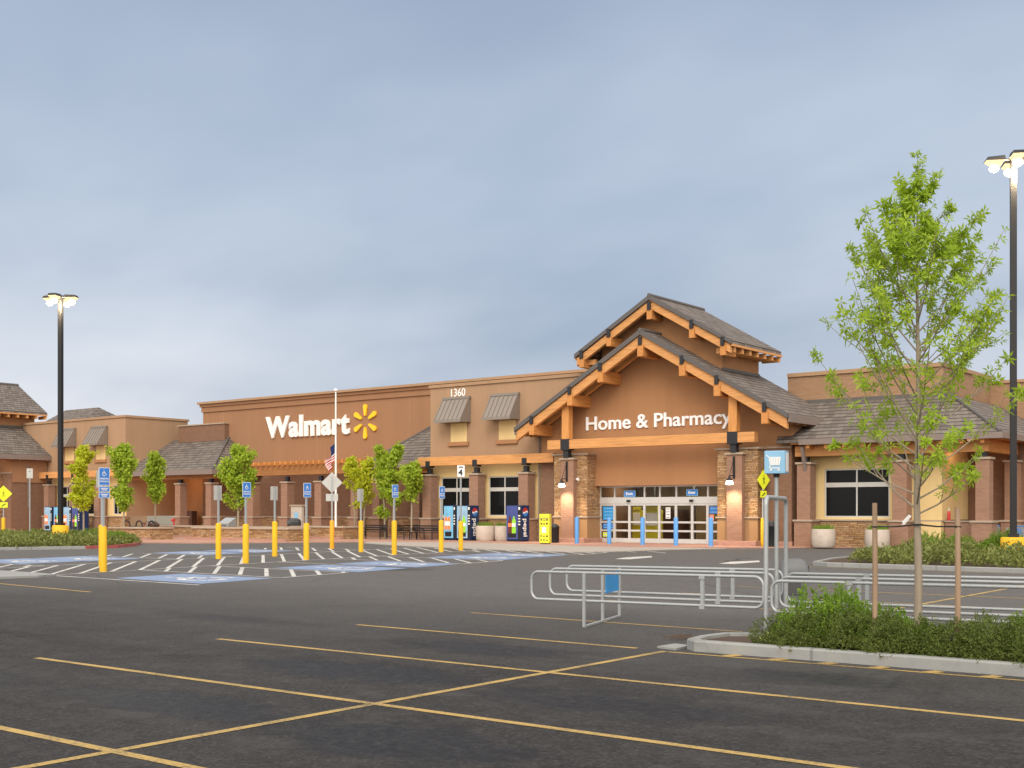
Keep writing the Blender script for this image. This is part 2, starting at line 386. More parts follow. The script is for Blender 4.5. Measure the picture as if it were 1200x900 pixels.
M['bottleg'] = m_plain('green_bottle_print', (.25, .55, .03), .3, es=.25)
M['bottleb'] = m_plain('brown_bottle_print', (.12, .03, .02), .3, es=.05)
M['printo'] = m_plain('orange_print', (.80, .22, .06), .4, es=.2)
M['flagr'] = m_plain('flag_red', (.50, .04, .05), .8)
M['flagb'] = m_plain('flag_blue', (.02, .03, .12), .8)
M['tread'] = m_plain('ribbon', (.72, .72, .70), .8)

# ------------------------------------------------------------------ setting: ground, lot, pavements
MB().quad((-900,-700,-.05),(900,-700,-.05),(900,1100,-.05),(-900,1100,-.05)).build('ground', M['dirt'])
struct(bpy.data.objects['ground'])
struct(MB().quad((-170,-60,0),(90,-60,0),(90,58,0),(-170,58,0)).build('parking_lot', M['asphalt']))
def sheet(name, pts, z, m): return struct(MB().quad(*[(x, y, z) for x, y in pts]).build(name, m))
pink = [G(110,632.5),G(160,636.5),G(230,637),G(330,636.3),G(430,635.5),G(560,636.6),G(640,639.0),G(700,641.3),G(760,642.2),G(860,642.4),G(1000,642.2),G(1120,643)]
def plate(name, pts, z, m):
    mb = MB(); mb.prism([(x, y, -.02) for x, y in pts], (0, 0, z+.02)); return struct(mb.build(name, m))
plate('sidewalk', [(-140,44)] + [(-72,40.5)] + pink[1:] + [(40,52),(40,64),(-140,64)], .06, M['pinkc'])
apron = [G(426,636.8),G(470,640.0),G(530,642.6),G(600,645.6),G(680,647.4),G(720,646.8),G(790,644.4),G(850,643.2)]
plate('concrete_apron', apron + [(p[0], p[1]+.2) for p in [pink[8],pink[7],pink[6],pink[5],pink[4]]], .035, M['conc'])

def rib(mb, a, b, w, z):                    # painted strip from a to b
    a, b = Vector((a[0], a[1])), Vector((b[0], b[1])); t = (b-a).normalized(); n = Vector((-t.y, t.x))*w/2
    mb.quad(*[(p.x, p.y, z) for p in (a-n, b-n, b+n, a+n)])
Z1 = .004
mb = MB(); rib(mb, (-7.85,-6),(-7.85,13.35), .10, Z1); struct(mb.build('yellow_row_line', M['yline']))
for y in (-.18, 2.56, 5.3, 8.08, 10.82):
    mb = MB(); rib(mb, (-13.55,y),(-7.9,y), .10, Z1); rib(mb, (-7.8,y),(-2.1,y), .10, Z1); struct(mb.build('yellow_stall_line', M['yline']))
mb = MB(); rib(mb, (-13.5,13.5),(-8.3,13.42), .10, Z1); rib(mb, (-7.78,13.32),(-1,13.40), .07, Z1)
for k in range(8): rib(mb, (-7.0+k*.62,13.36),(-6.9+k*.62,13.56), .16, Z1+.002)
struct(mb.build('yellow_stall_line', M['yline']))
mb = MB(); rib(mb, (-13.5,16.3),(-8.2,16.2), .09, Z1); struct(mb.build('yellow_stall_line', M['yline']))
for y in (20.2, 23.0, 25.8):
    mb = MB(); rib(mb, (-13.2,y),(-2.2,y), .09, Z1); struct(mb.build('yellow_stall_line', M['yline']))
mb = MB(); rib(mb, (-7.9,19.2),(-7.9,34), .10, Z1); struct(mb.build('yellow_row_line', M['yline']))
mb = MB(); rib(mb, (-16,36.1),(-4,35.3), .09, Z1); struct(mb.build('yellow_row_line', M['yline']))
mb = MB(); rib(mb, (-30,15.9),(-23.5,15.3), .10, Z1); struct(mb.build('yellow_stall_line', M['yline']))

# accessible parking: stalls run along x, hatched aisles between them, a hatched walk down the middle
def SK(x, y): return (x - .165*(y-21), y)
XE, XM, XF, XG = -24.4, -30.9, -35.6, -41.4
def line(name, pts, w, m, z=Z1):
    mb = MB()
    for a, b in pts: rib(mb, a, b, w, z)
    return struct(mb.build(name, m))
for y0, x1 in ((18.55, XE+.3), (28.2, XE-1.6), (37.3, XE-1.4)):
    line('white_stall_line', [(SK(XM,y0), SK(x1,y0-.2))], .11, M['wline'])
def hatch(name, xa, xb, ya, yb, step=1.12):
    segs = []
    xa, xb = min(xa, xb), max(xa, xb)
    c = xa + ya
    while c < xb + yb + step:
        pts = []
        y_lo = max(ya, c - xb); y_hi = min(yb, c - xa)
        if y_hi - y_lo > .25: segs.append((SK(c-y_lo, y_lo), SK(c-y_hi, y_hi)))
        c += step
    return line(name, segs, .12, M['wline'], Z1)
for ya, yb in ((21.9,24.9), (31.3,34.1), (40.3,43.2)):
    hatch('white_hatching', XM+.1, XE, ya, yb)
    line('white_stall_line', [(SK(XM,ya), SK(XE,ya-.25)), (SK(XM,yb), SK(XE,yb-.25)), (SK(XE,ya-.25), SK(XE,yb-.25))], .10, M['wline'], Z1+.001)
for ya, yb in ((18.7,21.6), (27.6,30.4), (37.0,39.6)):
    hatch('white_hatching', XG, XF-.1, ya, yb)
    line('white_stall_line', [(SK(XG,ya), SK(XF,ya)), (SK(XG,yb), SK(XF,yb))], .10, M['wline'], Z1+.001)
hatch('white_hatching', XF, XM, 17.6, 43.4)
line('white_stall_line', [(SK(XM,17.6), SK(XM,43.4)), (SK(XF,17.6), SK(XF,43.4))], .10, M['wline'], Z1+.002)
hatch('white_hatching', -31, -22, 44.0, 45.6, 1.5)
def wheelchair(mb, fn, w):                  # the access symbol in a 1 x 1 square, strokes of width w
    for pts in ([(.42,.72),(.44,.42),(.66,.42),(.76,.18),(.86,.21)], [(.44,.58),(.64,.58)]):
        for a, b in zip(pts, pts[1:]): fn(mb, a, b, w)
    arc = [(.46+.27*math.cos(R(q)), .30+.27*math.sin(R(q))) for q in range(115, 331, 24)]
    for a, b in zip(arc, arc[1:]): fn(mb, a, b, w)
    fn(mb, (.385,.86), (.465,.86), .1)
def stall_symbol(x, y):
    a, b = SK(x-1.9, y-1.25), SK(x+1.9, y-1.4); c, d = SK(x+1.9, y+1.25), SK(x-1.9, y+1.25)
    struct(MB().quad(*[(p[0], p[1], Z1) for p in (a, b, c, d)]).build('blue_access_panel', M['bline']))
    mb = MB()
    def fn(mb, p, q, w): P = SK(x+1.2-p[1]*2.4, y-1.1+p[0]*2.2); Q = SK(x+1.2-q[1]*2.4, y-1.1+q[0]*2.2); rib(mb, P, Q, w*3.0, Z1+.004)
    wheelchair(mb, fn, .075); struct(mb.build('white_access_symbol', M['wsym']))
for x, y in ((-26.3,20.1),(-26.2,26.4),(-26.3,29.6),(-26.6,35.6),(-26.6,38.6),(-39.4,23.3),(-39.2,25.9),(-39.6,32.2),(-39.6,35.2)): stall_symbol(x, y)
def arrow(pts): struct(MB().quad(*[(x, y, Z1) for x, y in pts]).build('white_lane_arrow', M['wline']))
MS_ = M['wline']
arrow([G(720,655.2),G(734,653.2),G(764,651.6),G(764,653.2),G(738,655.4)])
arrow([G(842,660.6),G(856,658.4),G(890,657.0),G(890,658.8),G(860,661.0)])
arrow([G(955,661.2),G(985,658.4),G(1010,658.8),G(968,662.0)])

# kerbed islands
def island(pts, h=.14, w=.16, soil=.10, m=None, nm='kerb'):
    n = len(pts); P = [Vector(p) for p in pts]
    area = sum(P[i].x*P[(i+1)%n].y-P[(i+1)%n].x*P[i].y for i in range(n))
    if area < 0: P.reverse()
    I = []
    for i in range(n):
        a = (P[i]-P[i-1]).normalized(); b = (P[(i+1)%n]-P[i]).normalized(); t = (a+b).normalized(); nn = Vector((-t.y, t.x)); I.append(P[i]+nn*w)
    mb = MB(); vs = []
    for i in range(n): vs += [(P[i].x,P[i].y,-.02),(P[i].x,P[i].y,h-.02),(P[i].x*.9+I[i].x*.1,P[i].y*.9+I[i].y*.1,h),(I[i].x,I[i].y,h),(I[i].x,I[i].y,0)]
    fs = []
    for i in range(n):
        j = (i+1) % n
        for k in range(4): fs.append([i*5+k, j*5+k, j*5+k+1, i*5+k+1])
    mb.add(vs, fs); o = struct(mb.build(nm, m or M['kerb']))
    struct(MB().quad(*[(p.x, p.y, soil) for p in I]).build('planting_bed', M['soil']))
    return o
def rpts(x0, x1, y0, y1, r=.5, k=5):
    o = []
    for cx, cy, a0 in ((x1-r,y0+r,-90),(x1-r,y1-r,0),(x0+r,y1-r,90),(x0+r,y0+r,180)):
        for i in range(k+1): q = R(a0+90*i/k); o.append((cx+r*math.cos(q), cy+r*math.sin(q)))
    return o
island([(-7.55,13.58),(4,13.85),(4,15.25),(-7.4,15.0),(-7.75,14.75),(-7.82,14.2),(-7.75,13.75)])
struct(MB().prism([(-8.12,13.62,-.01),(-7.80,13.55,-.01),(-7.84,14.0,-.01),(-8.1,14.05,-.01)], (0,0,.035)).build('gutter_pan', M['kerb']))
island([(-15.5,36.5),(6,35.2),(6,47),(-16.1,47),(-17.2,43.5),(-16.9,40),(-16.2,37)])
li = [G(-60,646.5),G(0,645),G(60,644),G(100,643.4),G(138,642),G(158,640),G(165,638),G(158,636),G(130,634.2),G(60,633),G(-60,634)]
island(li)
mb = MB()
for k in range(3, 7):
    a, b = Vector(li[k]), Vector(li[k+1]); n = Vector((-(b-a).y, (b-a).x)).normalized()
    if n.dot(a - Vector((-58,37))) < 0: n = -n
    mb.prism([(*(a+n*.01),.0),(*(b+n*.01),.0),(*(b+n*.01),.142),(*(a+n*.01),.142)], (*(-n*.18),.004))
struct(mb.build('kerb_red_zone', M['redkerb']))
nose = [G(-60,667),G(0,670.5),G(40,673),G(66,675.2),G(45,676.8),G(0,678.5),G(-60,681)]
struct(MB().prism([(x, y, -.02) for x, y in nose], (0,0,.075)).build('kerb_nose', M['kerb']))

# ------------------------------------------------------------------ the store building
YW = 61.0           # main wall with the big sign
YB = 55.0           # wing with the street number
YL = 56.5           # far left wing
XLS = -82.0
OFF = (-55, 55, 0)
store = thing('store_building', 'long tan and brown big-box store with timber gabled entrance and tiled roofs', 'store', OFF)
def P(mb, name, m, parent=None, **k): return mb.build(name, m, parent or store, OFF, **k)
def wall_holes(mb, x0, x1, z0, z1, y, holes, rev=.18):
    xs = sorted({x0, x1, *[h[0] for h in holes], *[h[1] for h in holes]}); zs = sorted({z0, z1, *[h[2] for h in holes], *[h[3] for h in holes]})
    xs = [x for x in xs if x0 <= x <= x1]; zs = [z for z in zs if z0 <= z <= z1]
    for a, b in zip(xs, xs[1:]):
        for c, d in zip(zs, zs[1:]):
            mx, mz = (a+b)/2, (c+d)/2
            if any(h[0] < mx < h[1] and h[2] < mz < h[3] for h in holes): continue
            mb.quad((a,y,c),(b,y,c),(b,y,d),(a,y,d))
    for h in holes:
        a, b, c, d = max(h[0],x0), min(h[1],x1), max(h[2],z0), min(h[3],z1)
        if d <= c: continue
        mb.quad((a,y,c),(a,y+rev,c),(a,y+rev,d),(a,y,d)); mb.quad((b,y,c),(b,y+rev,c),(b,y+rev,d),(b,y,d))
        mb.quad((a,y,d),(b,y,d),(b,y+rev,d),(a,y+rev,d)); mb.quad((a,y,c),(b,y,c),(b,y+rev,c),(a,y+rev,c))
def window(x0, x1, z0, z1, y, zbar=None, mull=1):
    mb = MB(); w = .07; yf = y+.05; yb = y+.13
    mb.box(x0,x0+w,yf,yb,z0,z1); mb.box(x1-w,x1,yf,yb,z0,z1); mb.box(x0+w,x1-w,yf,yb,z0,z0+w); mb.box(x0+w,x1-w,yf,yb,z1-w,z1)
    for k in range(mull): xm = x0+(x1-x0)*(k+1)/(mull+1); mb.box(xm-.035,xm+.035,yf,yb,z0+w,z1-w)
    if zbar: mb.box(x0+w,x1-w,yf-.012,yb,zbar-.11,zbar+.11)
    f = P(mb, 'window', M['frame'])
    P(MB().box(x0+.01,x1-.01,y+.09,y+.11,z0+.01,z1-.01), 'pane', M['darkglass'], f)
    return f
def column(x, y, z1, w=.62, base=.82, zb=1.33, parent=None):
    c = P(MB().box(x-w/2,x+w/2,y-w/2,y+w/2,zb,z1), 'column', M['brickp'], bevel=.006)
    b = MB().box(x-base/2,x+base/2,y-base/2,y+base/2,.06,zb-.08); P(b, 'column_base', M['brickp'], c)
    P(MB().cbox(x,y,zb-.03,base+.12,base+.12,.09), 'base_cap', M['cap'], c, bevel=.01); k = MB().cbox(x,y,z1+.05,w+.14,w+.14,.10); P(k, 'column_cap', M['cap'], c, bevel=.01)
    p = MB().cbox(x,y,z1+.28,.26,.26,.36); p.cbox(x,y,z1+.13,.42,.42,.06); P(p, 'post_shoe', M['strap'], c)
    return c
def awning(x0, x1, zt, zb, y, proj=.95):
    mb = MB(); n = 6
    mb.prism([(x0,y-.02,zt),(x0,y-.18,zt),(x0,y-proj,zb+.12),(x0,y-proj,zb),(x0,y-.02,zb)], (x1-x0,0,0))
    for k in range(n+1):
        x = x0+.02+(x1-x0-.04)*k/n; mb.bar((x,y-.2,zt+.01),(x,y-proj-.005,zb+.14), .035, .05)
    mb.box(x0-.03,x1+.03,y-proj-.04,y-proj+.005,zb-.03,zb+.14); mb.box(x0-.03,x1+.03,y-.22,y-.03,zt+.003,zt+.14)
    return P(mb, 'awning', M['metalroof'])
def blind_window(x0, x1, z0, z1, y):
    o = P(MB().box(x0,x1,y-.03,y+.05,z0,z1), 'blind_window', M['yellow'])
    P(MB().box(x0-.16,x1+.16,y-.14,y+.04,z0-.24,z0-.003), 'sill', M['brown2'], o, bevel=.01); return o

# main wall
zt = ZA(232,473,YW); x0w = XA(238,YW); x1w = -40
mb = MB().box(x0w,x1w,YW,YW+30,4.7,zt-.25); P(mb, 'wall', M['brown'])
P(MB().box(x0w+.01,x1w,YW-.06,YW+.5,1.36,4.699), 'brick_wall', M['brick'])
P(MB().box(x0w+.01,x1w,YW-.16,YW+.5,.0,1.28), 'stone_base', M['ledge'])
P(MB().box(x0w+.01,x1w,YW-.22,YW+.5,1.281,1.358), 'stone_cap', M['cap'], bevel=.01)
mb = MB().box(x0w-.35,x1w,YW-.35,YW+31,zt-.12,zt+.05); P(mb, 'cornice', M['tan'])
mb = MB().box(x0w-.20,x1w,YW-.20,YW+30.8,zt-.34,zt-.122); mb.box(x0w-.10,x1w,YW-.10,YW+30.5,zt-.75,zt-.342); P(mb, 'frieze', M['brown'])
mb = MB()
for px in (262, 372, 480): x = XA(px, YW); mb.box(x-.015,x+.015,YW-.006,YW+.02,4.9,zt-.8)
P(mb, 'control_joint', M['tan'])
# pergola along the main wall
YP = 57.6; xa, xb = -69.6, XA(432, YP)
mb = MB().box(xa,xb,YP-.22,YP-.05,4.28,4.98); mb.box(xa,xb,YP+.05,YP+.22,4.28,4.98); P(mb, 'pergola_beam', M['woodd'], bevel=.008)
mb = MB(); x = xa+.15
while x < xb: mb.box(x-.06,x+.06,YP-.75,YW-.07,4.985,5.22); x += .56
P(mb, 'pergola_rafters', M['woody'])
P(MB().box(xa,xb,YW-.15,YW-.065,4.7,4.98), 'pergola_ledger', M['wood'])
for px in (297, 337, 376.5, 419): column(XA(px, YP), YP, 3.72, .66, .86)
# low stone wall under the pergola
for a, b in ((-68.2,-57.6),): 
    pass
# left porch (hipped roof in front of the main wall)
def hip(name, e0, e1, t0, t1, th=.16):      # eave edge e0-e1, top edge t0-t1
    mb = MB(); e0, e1, t0, t1 = map(Vector, (e0, e1, t0, t1)); mb.prism([e0, e1, t1, t0], (0,0,-th)); return mb
ye = 56.3; ze = 4.80; xr = XA(249, ye); ztop = 7.5; xtop = XA(264, YW-.35)
P(hip('r',(XLS,ye,ze),(xr,ye,ze),(XLS,YW,ztop),(xtop,YW,ztop)), 'porch_roof', M['tiles'])
P(MB().add([(xr,ye,ze),(xr,YW,ze),(xtop,YW,ztop),(xr,ye,ze-.16),(xr,YW,ze-.16),(xtop,YW,ztop-.16)], [[0,1,2],[3,5,4],[0,3,4,1],[1,4,5,2],[0,2,5,3]]), 'porch_roof', M['tiles'])
mb = MB().tube([(xr,ye,ze+.03),(xtop,YW,ztop+.03)], .09, 6); P(mb, 'hip_cap', M['roofedge'])
mb = MB().box(XLS,xr+.1,ye-.14,ye-.02,ze-.36,ze+.02); mb.box(xr+.005,xr+.12,ye-.02,YW,ze-.36,ze+.02); P(mb, 'gutter', M['gutter'])
P(MB().box(XA(216,YW)-.2,xtop,YW-.42,YW+2,ztop-.3,ztop+1.05), 'parapet', M['brick'])
P(MB().box(XA(216,YW)-.25,xtop+.06,YW-.50,YW+2,ztop+1.052,ztop+1.14), 'parapet_cap', M['cap'])
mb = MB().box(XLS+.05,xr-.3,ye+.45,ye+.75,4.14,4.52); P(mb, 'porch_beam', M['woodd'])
P(MB().box(XLS+.02,xr-.1,ye+.05,YW-.2,4.622,4.70), 'porch_ceiling', M['brown2'])
for px in (212, 248): column(XA(px, ye+.6), ye+.6, 3.75, .62, .82)
P(MB().box(-79.6,-78.2,YW-1.1,YW-.6,.06,1.75), 'valve_cabinet', M['brownbin'])
P(MB().box(XLS+.01,x0w+.3,YW+.3,YW+.8,0,7.4), 'recess_wall', M['brown2'])
# right half porch beside the number wing
xh = XA(429, 55.9); yh = 55.9; zh = 4.83; xl = XA(506, YW)
xq = -48.75
P(hip('r',(xh,yh,zh),(xq,yh,zh),(xl,YW,7.45),(xq,YW,7.45)), 'porch_roof', M['tiles'])
P(MB().add([(xh,yh,zh),(xh,YW,zh),(xl,YW,7.45),(xh,yh,zh-.16),(xh,YW,zh-.16),(xl,YW,7.29)], [[0,1,2],[3,5,4],[0,3,4,1],[1,4,5,2],[0,2,5,3]]), 'porch_roof', M['tiles'])
P(MB().tube([(xh,yh,zh+.02),(xl,YW,7.47)], .08, 6), 'hip_cap', M['roofedge'])
mb = MB().box(xh-.1,xq,yh-.13,yh-.02,zh-.36,zh+.02); mb.box(xh-.12,xh-.005,yh-.02,YW,zh-.36,zh+.02); P(mb, 'gutter', M['gutter'])
P(MB().box(xh+.4,xq,yh+.4,yh+.7,4.15,4.6), 'porch_beam', M['woody'])
for px in (444, 491): column(XA(px, yh+.55), yh+.55, 3.7, .62, .82)

# wings: the number wing and its twin at the far left
def wing(x0, x1, y, zp, cols, wins, aws, side_depth, colm, number=False):
    holes = [(a, b, 1.46, 3.78) for a, b in wins]
    mb = MB(); wall_holes(mb, x0, x1, 1.36, 4.6, y, holes); mb.quad((x1,y,1.36),(x1,y+side_depth,1.36),(x1,y+side_depth,4.6),(x1,y,4.6)); mb.quad((x0,y,1.36),(x0,y+side_depth,1.36),(x0,y+side_depth,4.6),(x0,y,4.6))
    P(mb, 'lower_wall', M['yellow'])
    xu = -35.7 if number else x1
    P(MB().box(x0,xu,y-.04,y+side_depth,4.602,zp-.18), 'upper_wall', M['tan'])
    P(MB().box(x0-.08,xu+.08,y-.13,y+side_depth+.1,zp-.178,zp), 'parapet_cap', M['tan'])
    P(MB().box(x0+.003,x1-.003,y-.10,y+.4,.0,1.28), 'stone_base', M['ledge']); P(MB().box(x0-.01,x1+.01,y-.17,y+.4,1.283,1.358), 'stone_cap', M['cap'], bevel=.01)
    for a, b in wins: window(a, b, 1.46, 3.78, y, 3.02)
    for a, b in aws:
        awning(a, b, 8.42, 7.02, y-.045); c = (a+b)/2+.1; blind_window(c-.62, c+.62, 5.88, 7.0, y-.045)
    P(MB().box(x0-.35,x1-.05,y-.82,y-.42,4.46,4.98), 'timber_beam', M['wood'], bevel=.01)
    for c in cols:
        o = column(c, y-.6, 3.85, .66, .84)
        P(MB().box(c-.17,c+.17,y-.84,y-.40,4.35,4.75), 'beam_strap', M['strap'], o)
zp = ZA(505, 452, YB)
x0b = XA(505, YB)
wing(x0b, -38.9, YB, zp, [XA(504,54.4), XA(559,54.4), XA(617,54.4)], [(XA(517,YB), XA(552.8,YB)), (XA(572.5,YB), XA(610,YB))], [(-47.55,-45.5), (-43.85,-41.85)], 8, M['tan'], True)
P(MB().tube([(XA(632,54.8),54.8,6.0),(XA(632,54.8),54.8,.1)], .06, 8), 'downpipe', M['gutter'])
P(MB().quad((x0b-.02,YB+.02,.1),(x0b-.02,YW,.1),(x0b-.02,YW,4.6),(x0b-.02,YB+.02,4.6)), 'brick_wall', M['brick'])
zpl = 9.30
wing(-97.5, XLS, YL, zpl, [XA(58,55.9), XA(58,55.9)+3.7, XA(58,55.9)+7.2], [(-91.2,-89.3), (-87.3,-85.2), (-83.7,-82.6)], [(XA(90,YL)-2.1, XA(90,YL)), (XA(127,YL)-2.1, XA(127,YL))], 62.4-YL, M['tan'])
P(MB().box(XLS+.002,XLS+.02,YL+.05,YW+.9,1.36,4.6), 'side_wall', M['tan'])
# roof peeping over the left wing
mb = MB(); bx0, bx1, by0, by1 = XA(30,74), XA(88,74), 74, 84
mb.add([(bx0,by0,10.6),(bx1,by0,10.6),(bx1,by1,10.6),(bx0,by1,10.6),(bx0,by0+5,13.4),(bx1-3.2,by0+5,13.4)], [[0,1,5,4],[1,2,5],[2,3,4,5],[3,0,4],[0,3,2,1]]); P(mb, 'rear_roof', M['tiles'])
P(MB().box(bx0+.5,bx1-.5,by0+.5,by1-.5,.05,10.59), 'rear_wall', M['tan'])

# gabled entrance -----------------------------------------------------------
PITCH = .577
def gable_roof(cx, y0, y1, apex, half, th=.20):
    for s in (-1, 1):
        mb = MB(); a = Vector((cx,y0,apex)); b = Vector((cx+s*half,y0,apex-PITCH*half))
        mb.prism([a, b, b-Vector((0,0,th)), a-Vector((0,0,th))], (0,y1-y0,0)); PP(mb, 'gable_roof', M['tiles'])
        e = MB(); e.prism([a+Vector((0,-.05,.05)), b+Vector((s*.05,-.05,.02)), b+Vector((s*.05,-.05,-th-.02)), a+Vector((0,-.05,-th-.02))], (0,.13,0)); PP(e, 'roof_verge', M['roofedge'])
    PP(MB().tube([(cx,y0-.06,apex+.02),(cx,y1,apex+.02)], .11, 8), 'ridge_cap', M['roofedge'])
def barge(cx, y, apex, half, h=.52, w=.24, th=.20):
    for s in (-1, 1):
        a = Vector((cx,y,apex-th-.02)); b = Vector((cx+s*(half-.05),y,apex-th-.02-PITCH*(half-.05)))
        mb = MB(); mb.prism([a, b, b-Vector((0,0,h)), a-Vector((0,0,h))], (0,w,0)); PP(mb, 'barge_board', M['wood'], bevel=.01)
DY = 0.0
def PP(mb, name, m, parent=None, **k):
    mb.v = [(x, y+DY, z) for x, y, z in mb.v]; return P(mb, name, m, parent, **k)
def entrance(cx, detail=True):
    yb, yu, yw = 53.0, 53.9, 54.75
    AP, HALF = 11.05, 8.1; UA, UH = 12.95, 4.67
    gable_roof(cx, yb, 59.7, AP, HALF); gable_roof(cx, yu, 59.7, UA, UH, .18)
    barge(cx, yb+.06, AP, HALF); barge(cx, yu+.06, UA, UH, .44)
    barge(cx, yw-.5, AP, HALF-.2, .36, .2)
    # gable wall and cupola wall
    hw = 7.55; zb = 4.9; sl = lambda x: AP-.22-PITCH*abs(x)
    mb = MB(); holes_w = 4.3
    mb.add([(cx-hw,yw,zb),(cx-4.62,yw,zb),(cx-4.62,yw,3.12),(cx+4.62,yw,3.12),(cx+4.62,yw,zb),(cx+hw,yw,zb),(cx+hw,yw,sl(hw)),(cx,yw,sl(0)),(cx-hw,yw,sl(hw))], [[0,1,4,5,6,7,8],[1,2,3,4]])
    mb.quad((cx-4.62,yw,3.12),(cx+4.62,yw,3.12),(cx+4.62,yw+.9,3.12),(cx-4.62,yw+.9,3.12))
    for s in (-1, 1): mb.quad((cx+s*hw,yw,zb),(cx+s*hw,yw+5,zb),(cx+s*hw,yw+5,sl(hw)),(cx+s*hw,yw,sl(hw)))
    PP(mb, 'gable_wall', M['brown2'])
    uw = 3.65; yc = 55.0; su = lambda x: UA-.2-PITCH*abs(x); mb = MB()
    mb.prism([(cx-uw,yc,7.2),(cx+uw,yc,7.2),(cx+uw,yc,su(uw)),(cx,yc,su(0)),(cx-uw,yc,su(uw))], (0,4.1,0)); PP(mb, 'cupola_wall', M['brown2'])
    for s in (-1, 1):
        p0 = (cx+s*(uw+.02), yc, AP-PITCH*(uw+.02)+.06); PP(MB().bar(p0, (p0[0],yc+4.1,p0[2]), .12, .14), 'flashing', M['roofedge'])
    for s in (-1, 1):                       # side brick beside the piers
        xa_, xb_ = cx+s*4.62, cx+s*hw
        PP(MB().box(xa_,xb_,yw-.05,yw+(5 if detail else 3.2),.06,zb-.06), 'brick_wall', M['brick'])
        PP(MB().box(xa_,xb_,yw-.09,yw+.4,zb-.058,zb+.03), 'wall_cap', M['cap'])
        PP(MB().box(xa_,xb_+s*.08,yw-.16,yw+.3,.05,.28), 'plinth', M['pinkc'])
    # outlookers
    def looker(x, ap, half, y0, y1, w=.34, h=.60, th=.20):
        zt_ = ap-th-.30-PITCH*abs(x) - (.0 if x else .25)
        o = PP(MB().box(cx+x-w/2,cx+x+w/2,y0,y1,zt_-h,zt_), 'bracket', M['woody'], bevel=.012)
        PP(MB().box(cx+x-.10,cx+x+.10,y0-.06 if x else y0-.05,y0+.02,zt_-.02,zt_+.42), 'bracket_strap', M['strap'], o)
    for x in (0, -2.45, 2.45, -4.4, 4.4, -6.95, 6.95): looker(x, AP, HALF, yb-.03 if x else yb-.02, yw+.02)
    for x in (0, -2.5, 2.5, -4.25, 4.25): looker(x, UA, UH, yu-.03, yc+.02, .30, .50, .18)
    for s in (-1, 1):
        for k in range(7):
            y = yu+.55+k*.85; PP(MB().box(cx+s*(uw+.003),cx+s*(UH-.02),y-.10,y+.10,UA-PITCH*UH-.56,UA-PITCH*UH-.29), 'rafter_tail', M['wood'])
        for k in range(6):
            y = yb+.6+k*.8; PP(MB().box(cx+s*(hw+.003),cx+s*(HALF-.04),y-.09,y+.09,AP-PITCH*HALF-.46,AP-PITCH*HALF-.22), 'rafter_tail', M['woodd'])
        x = cx+s*(UH+.03); PP(MB().box(x-.04,x+.04,yu+.08,59.7,UA-PITCH*UH-.30,UA-PITCH*UH-.19), 'fascia', M['wood'])
        x = cx+s*(HALF+.06); PP(MB().box(x-.06,x+.06,yb+.1,59.7,AP-PITCH*HALF-.40,AP-PITCH*HALF-.02), 'gutter', M['gutter'])
    # tie beam, posts, piers
    PP(MB().box(cx-6.2,cx+6.2,53.42,53.86,5.12,5.62), 'tie_beam', M['wood'], bevel=.012)
    for s in (-1, 1):
        x = cx+s*5.02
        p = PP(MB().box(x-.23,x+.23,53.44,53.84,5.622,7.9-.15), 'post', M['woodz'], bevel=.01)
        PP(MB().box(x-.28,x+.28,53.39,53.89,5.06,5.66), 'post_strap', M['strap'], p); PP(MB().box(x-.16,x+.16,53.48,53.80,4.66,5.058), 'post_stub', M['strap'], p)
        pier = PP(MB().box(x-1.1,x+1.1,53.95,yw+.45,1.48,4.80), 'pier', M['ledge'], bevel=.01)
        PP(MB().box(x-1.1,x+1.1,53.94,yw+.45,.30,1.40), 'pier_base', M['stone'], pier)
        PP(MB().box(x-1.17,x+1.17,53.87,yw+.46,1.402,1.478), 'pier_band', M['cap'], pier, bevel=.01); PP(MB().box(x-1.2,x+1.2,53.85,yw+.1,4.802,4.90), 'pier_cap', M['cap'], pier, bevel=.01)
        PP(MB().box(x-.42,x+.42,53.62,53.938,.30,4.54), 'pilaster', M['brickp'], pier, bevel=.006); PP(MB().box(x-.5,x+.5,53.54,53.948,4.542,4.64), 'pilaster_cap', M['cap'], pier, bevel=.01)
        PP(MB().box(x-1.25,x+1.25,53.42,yw+.44,.05,.298), 'pier_plinth', M['pinkc'], pier, bevel=.015)
CX = -32.6
CX2 = -100.6
entrance(CX)
DY = -1.5
entrance(CX2, False)
DY = 0.0
P(MB().box(CX2+7.56,CX2+7.62,53.3,56.4,4.1,6.0), 'side_stucco', M['brown'])
P(MB().tube([(CX2+7.75,54.6,5.6),(CX2+7.75,54.6,2.0)], .05, 6), 'downpipe', M['gutter'])

# glazed entrance doors
yd = 55.25
xs = [XA(p, yd) for p in (704.7,721,755.7,773.7,793,830,844)]
xd = [XA(p, yd) for p in (704.7,720.5,738,755.5,773,792.5,811.5,829.5,845)]
XL_, XR_ = CX-3.92, CX+3.92
xs[0] = xd[0] = XL_; xs[-1] = xd[-1] = XR_
mb = MB(); wb = .075
for x in xs: mb.box(x-wb/2,x+wb/2,yd-.06,yd+.06,2.5,3.12)
for i, x in enumerate(xd): mb.box(x-.07,x+.07,yd-.05,yd+.05,.06,2.16)
mb.box(XL_,XR_,yd-.08,yd+.08,2.16,2.5); mb.box(XL_,XR_,yd-.065,yd+.065,3.04,3.118)
for a, b in zip(xd, xd[1:]):
    mb.box(a+.072,b-.072,yd-.045,yd+.045,.07,.30); mb.box(a+.072,b-.072,yd-.045,yd+.045,.66,.76); mb.box(a+.072,b-.072,yd-.045,yd+.045,1.12,1.22); mb.box(a+.072,b-.072,yd-.045,yd+.045,2.05,2.158)
df = P(mb, 'door_frame', M['alu'])
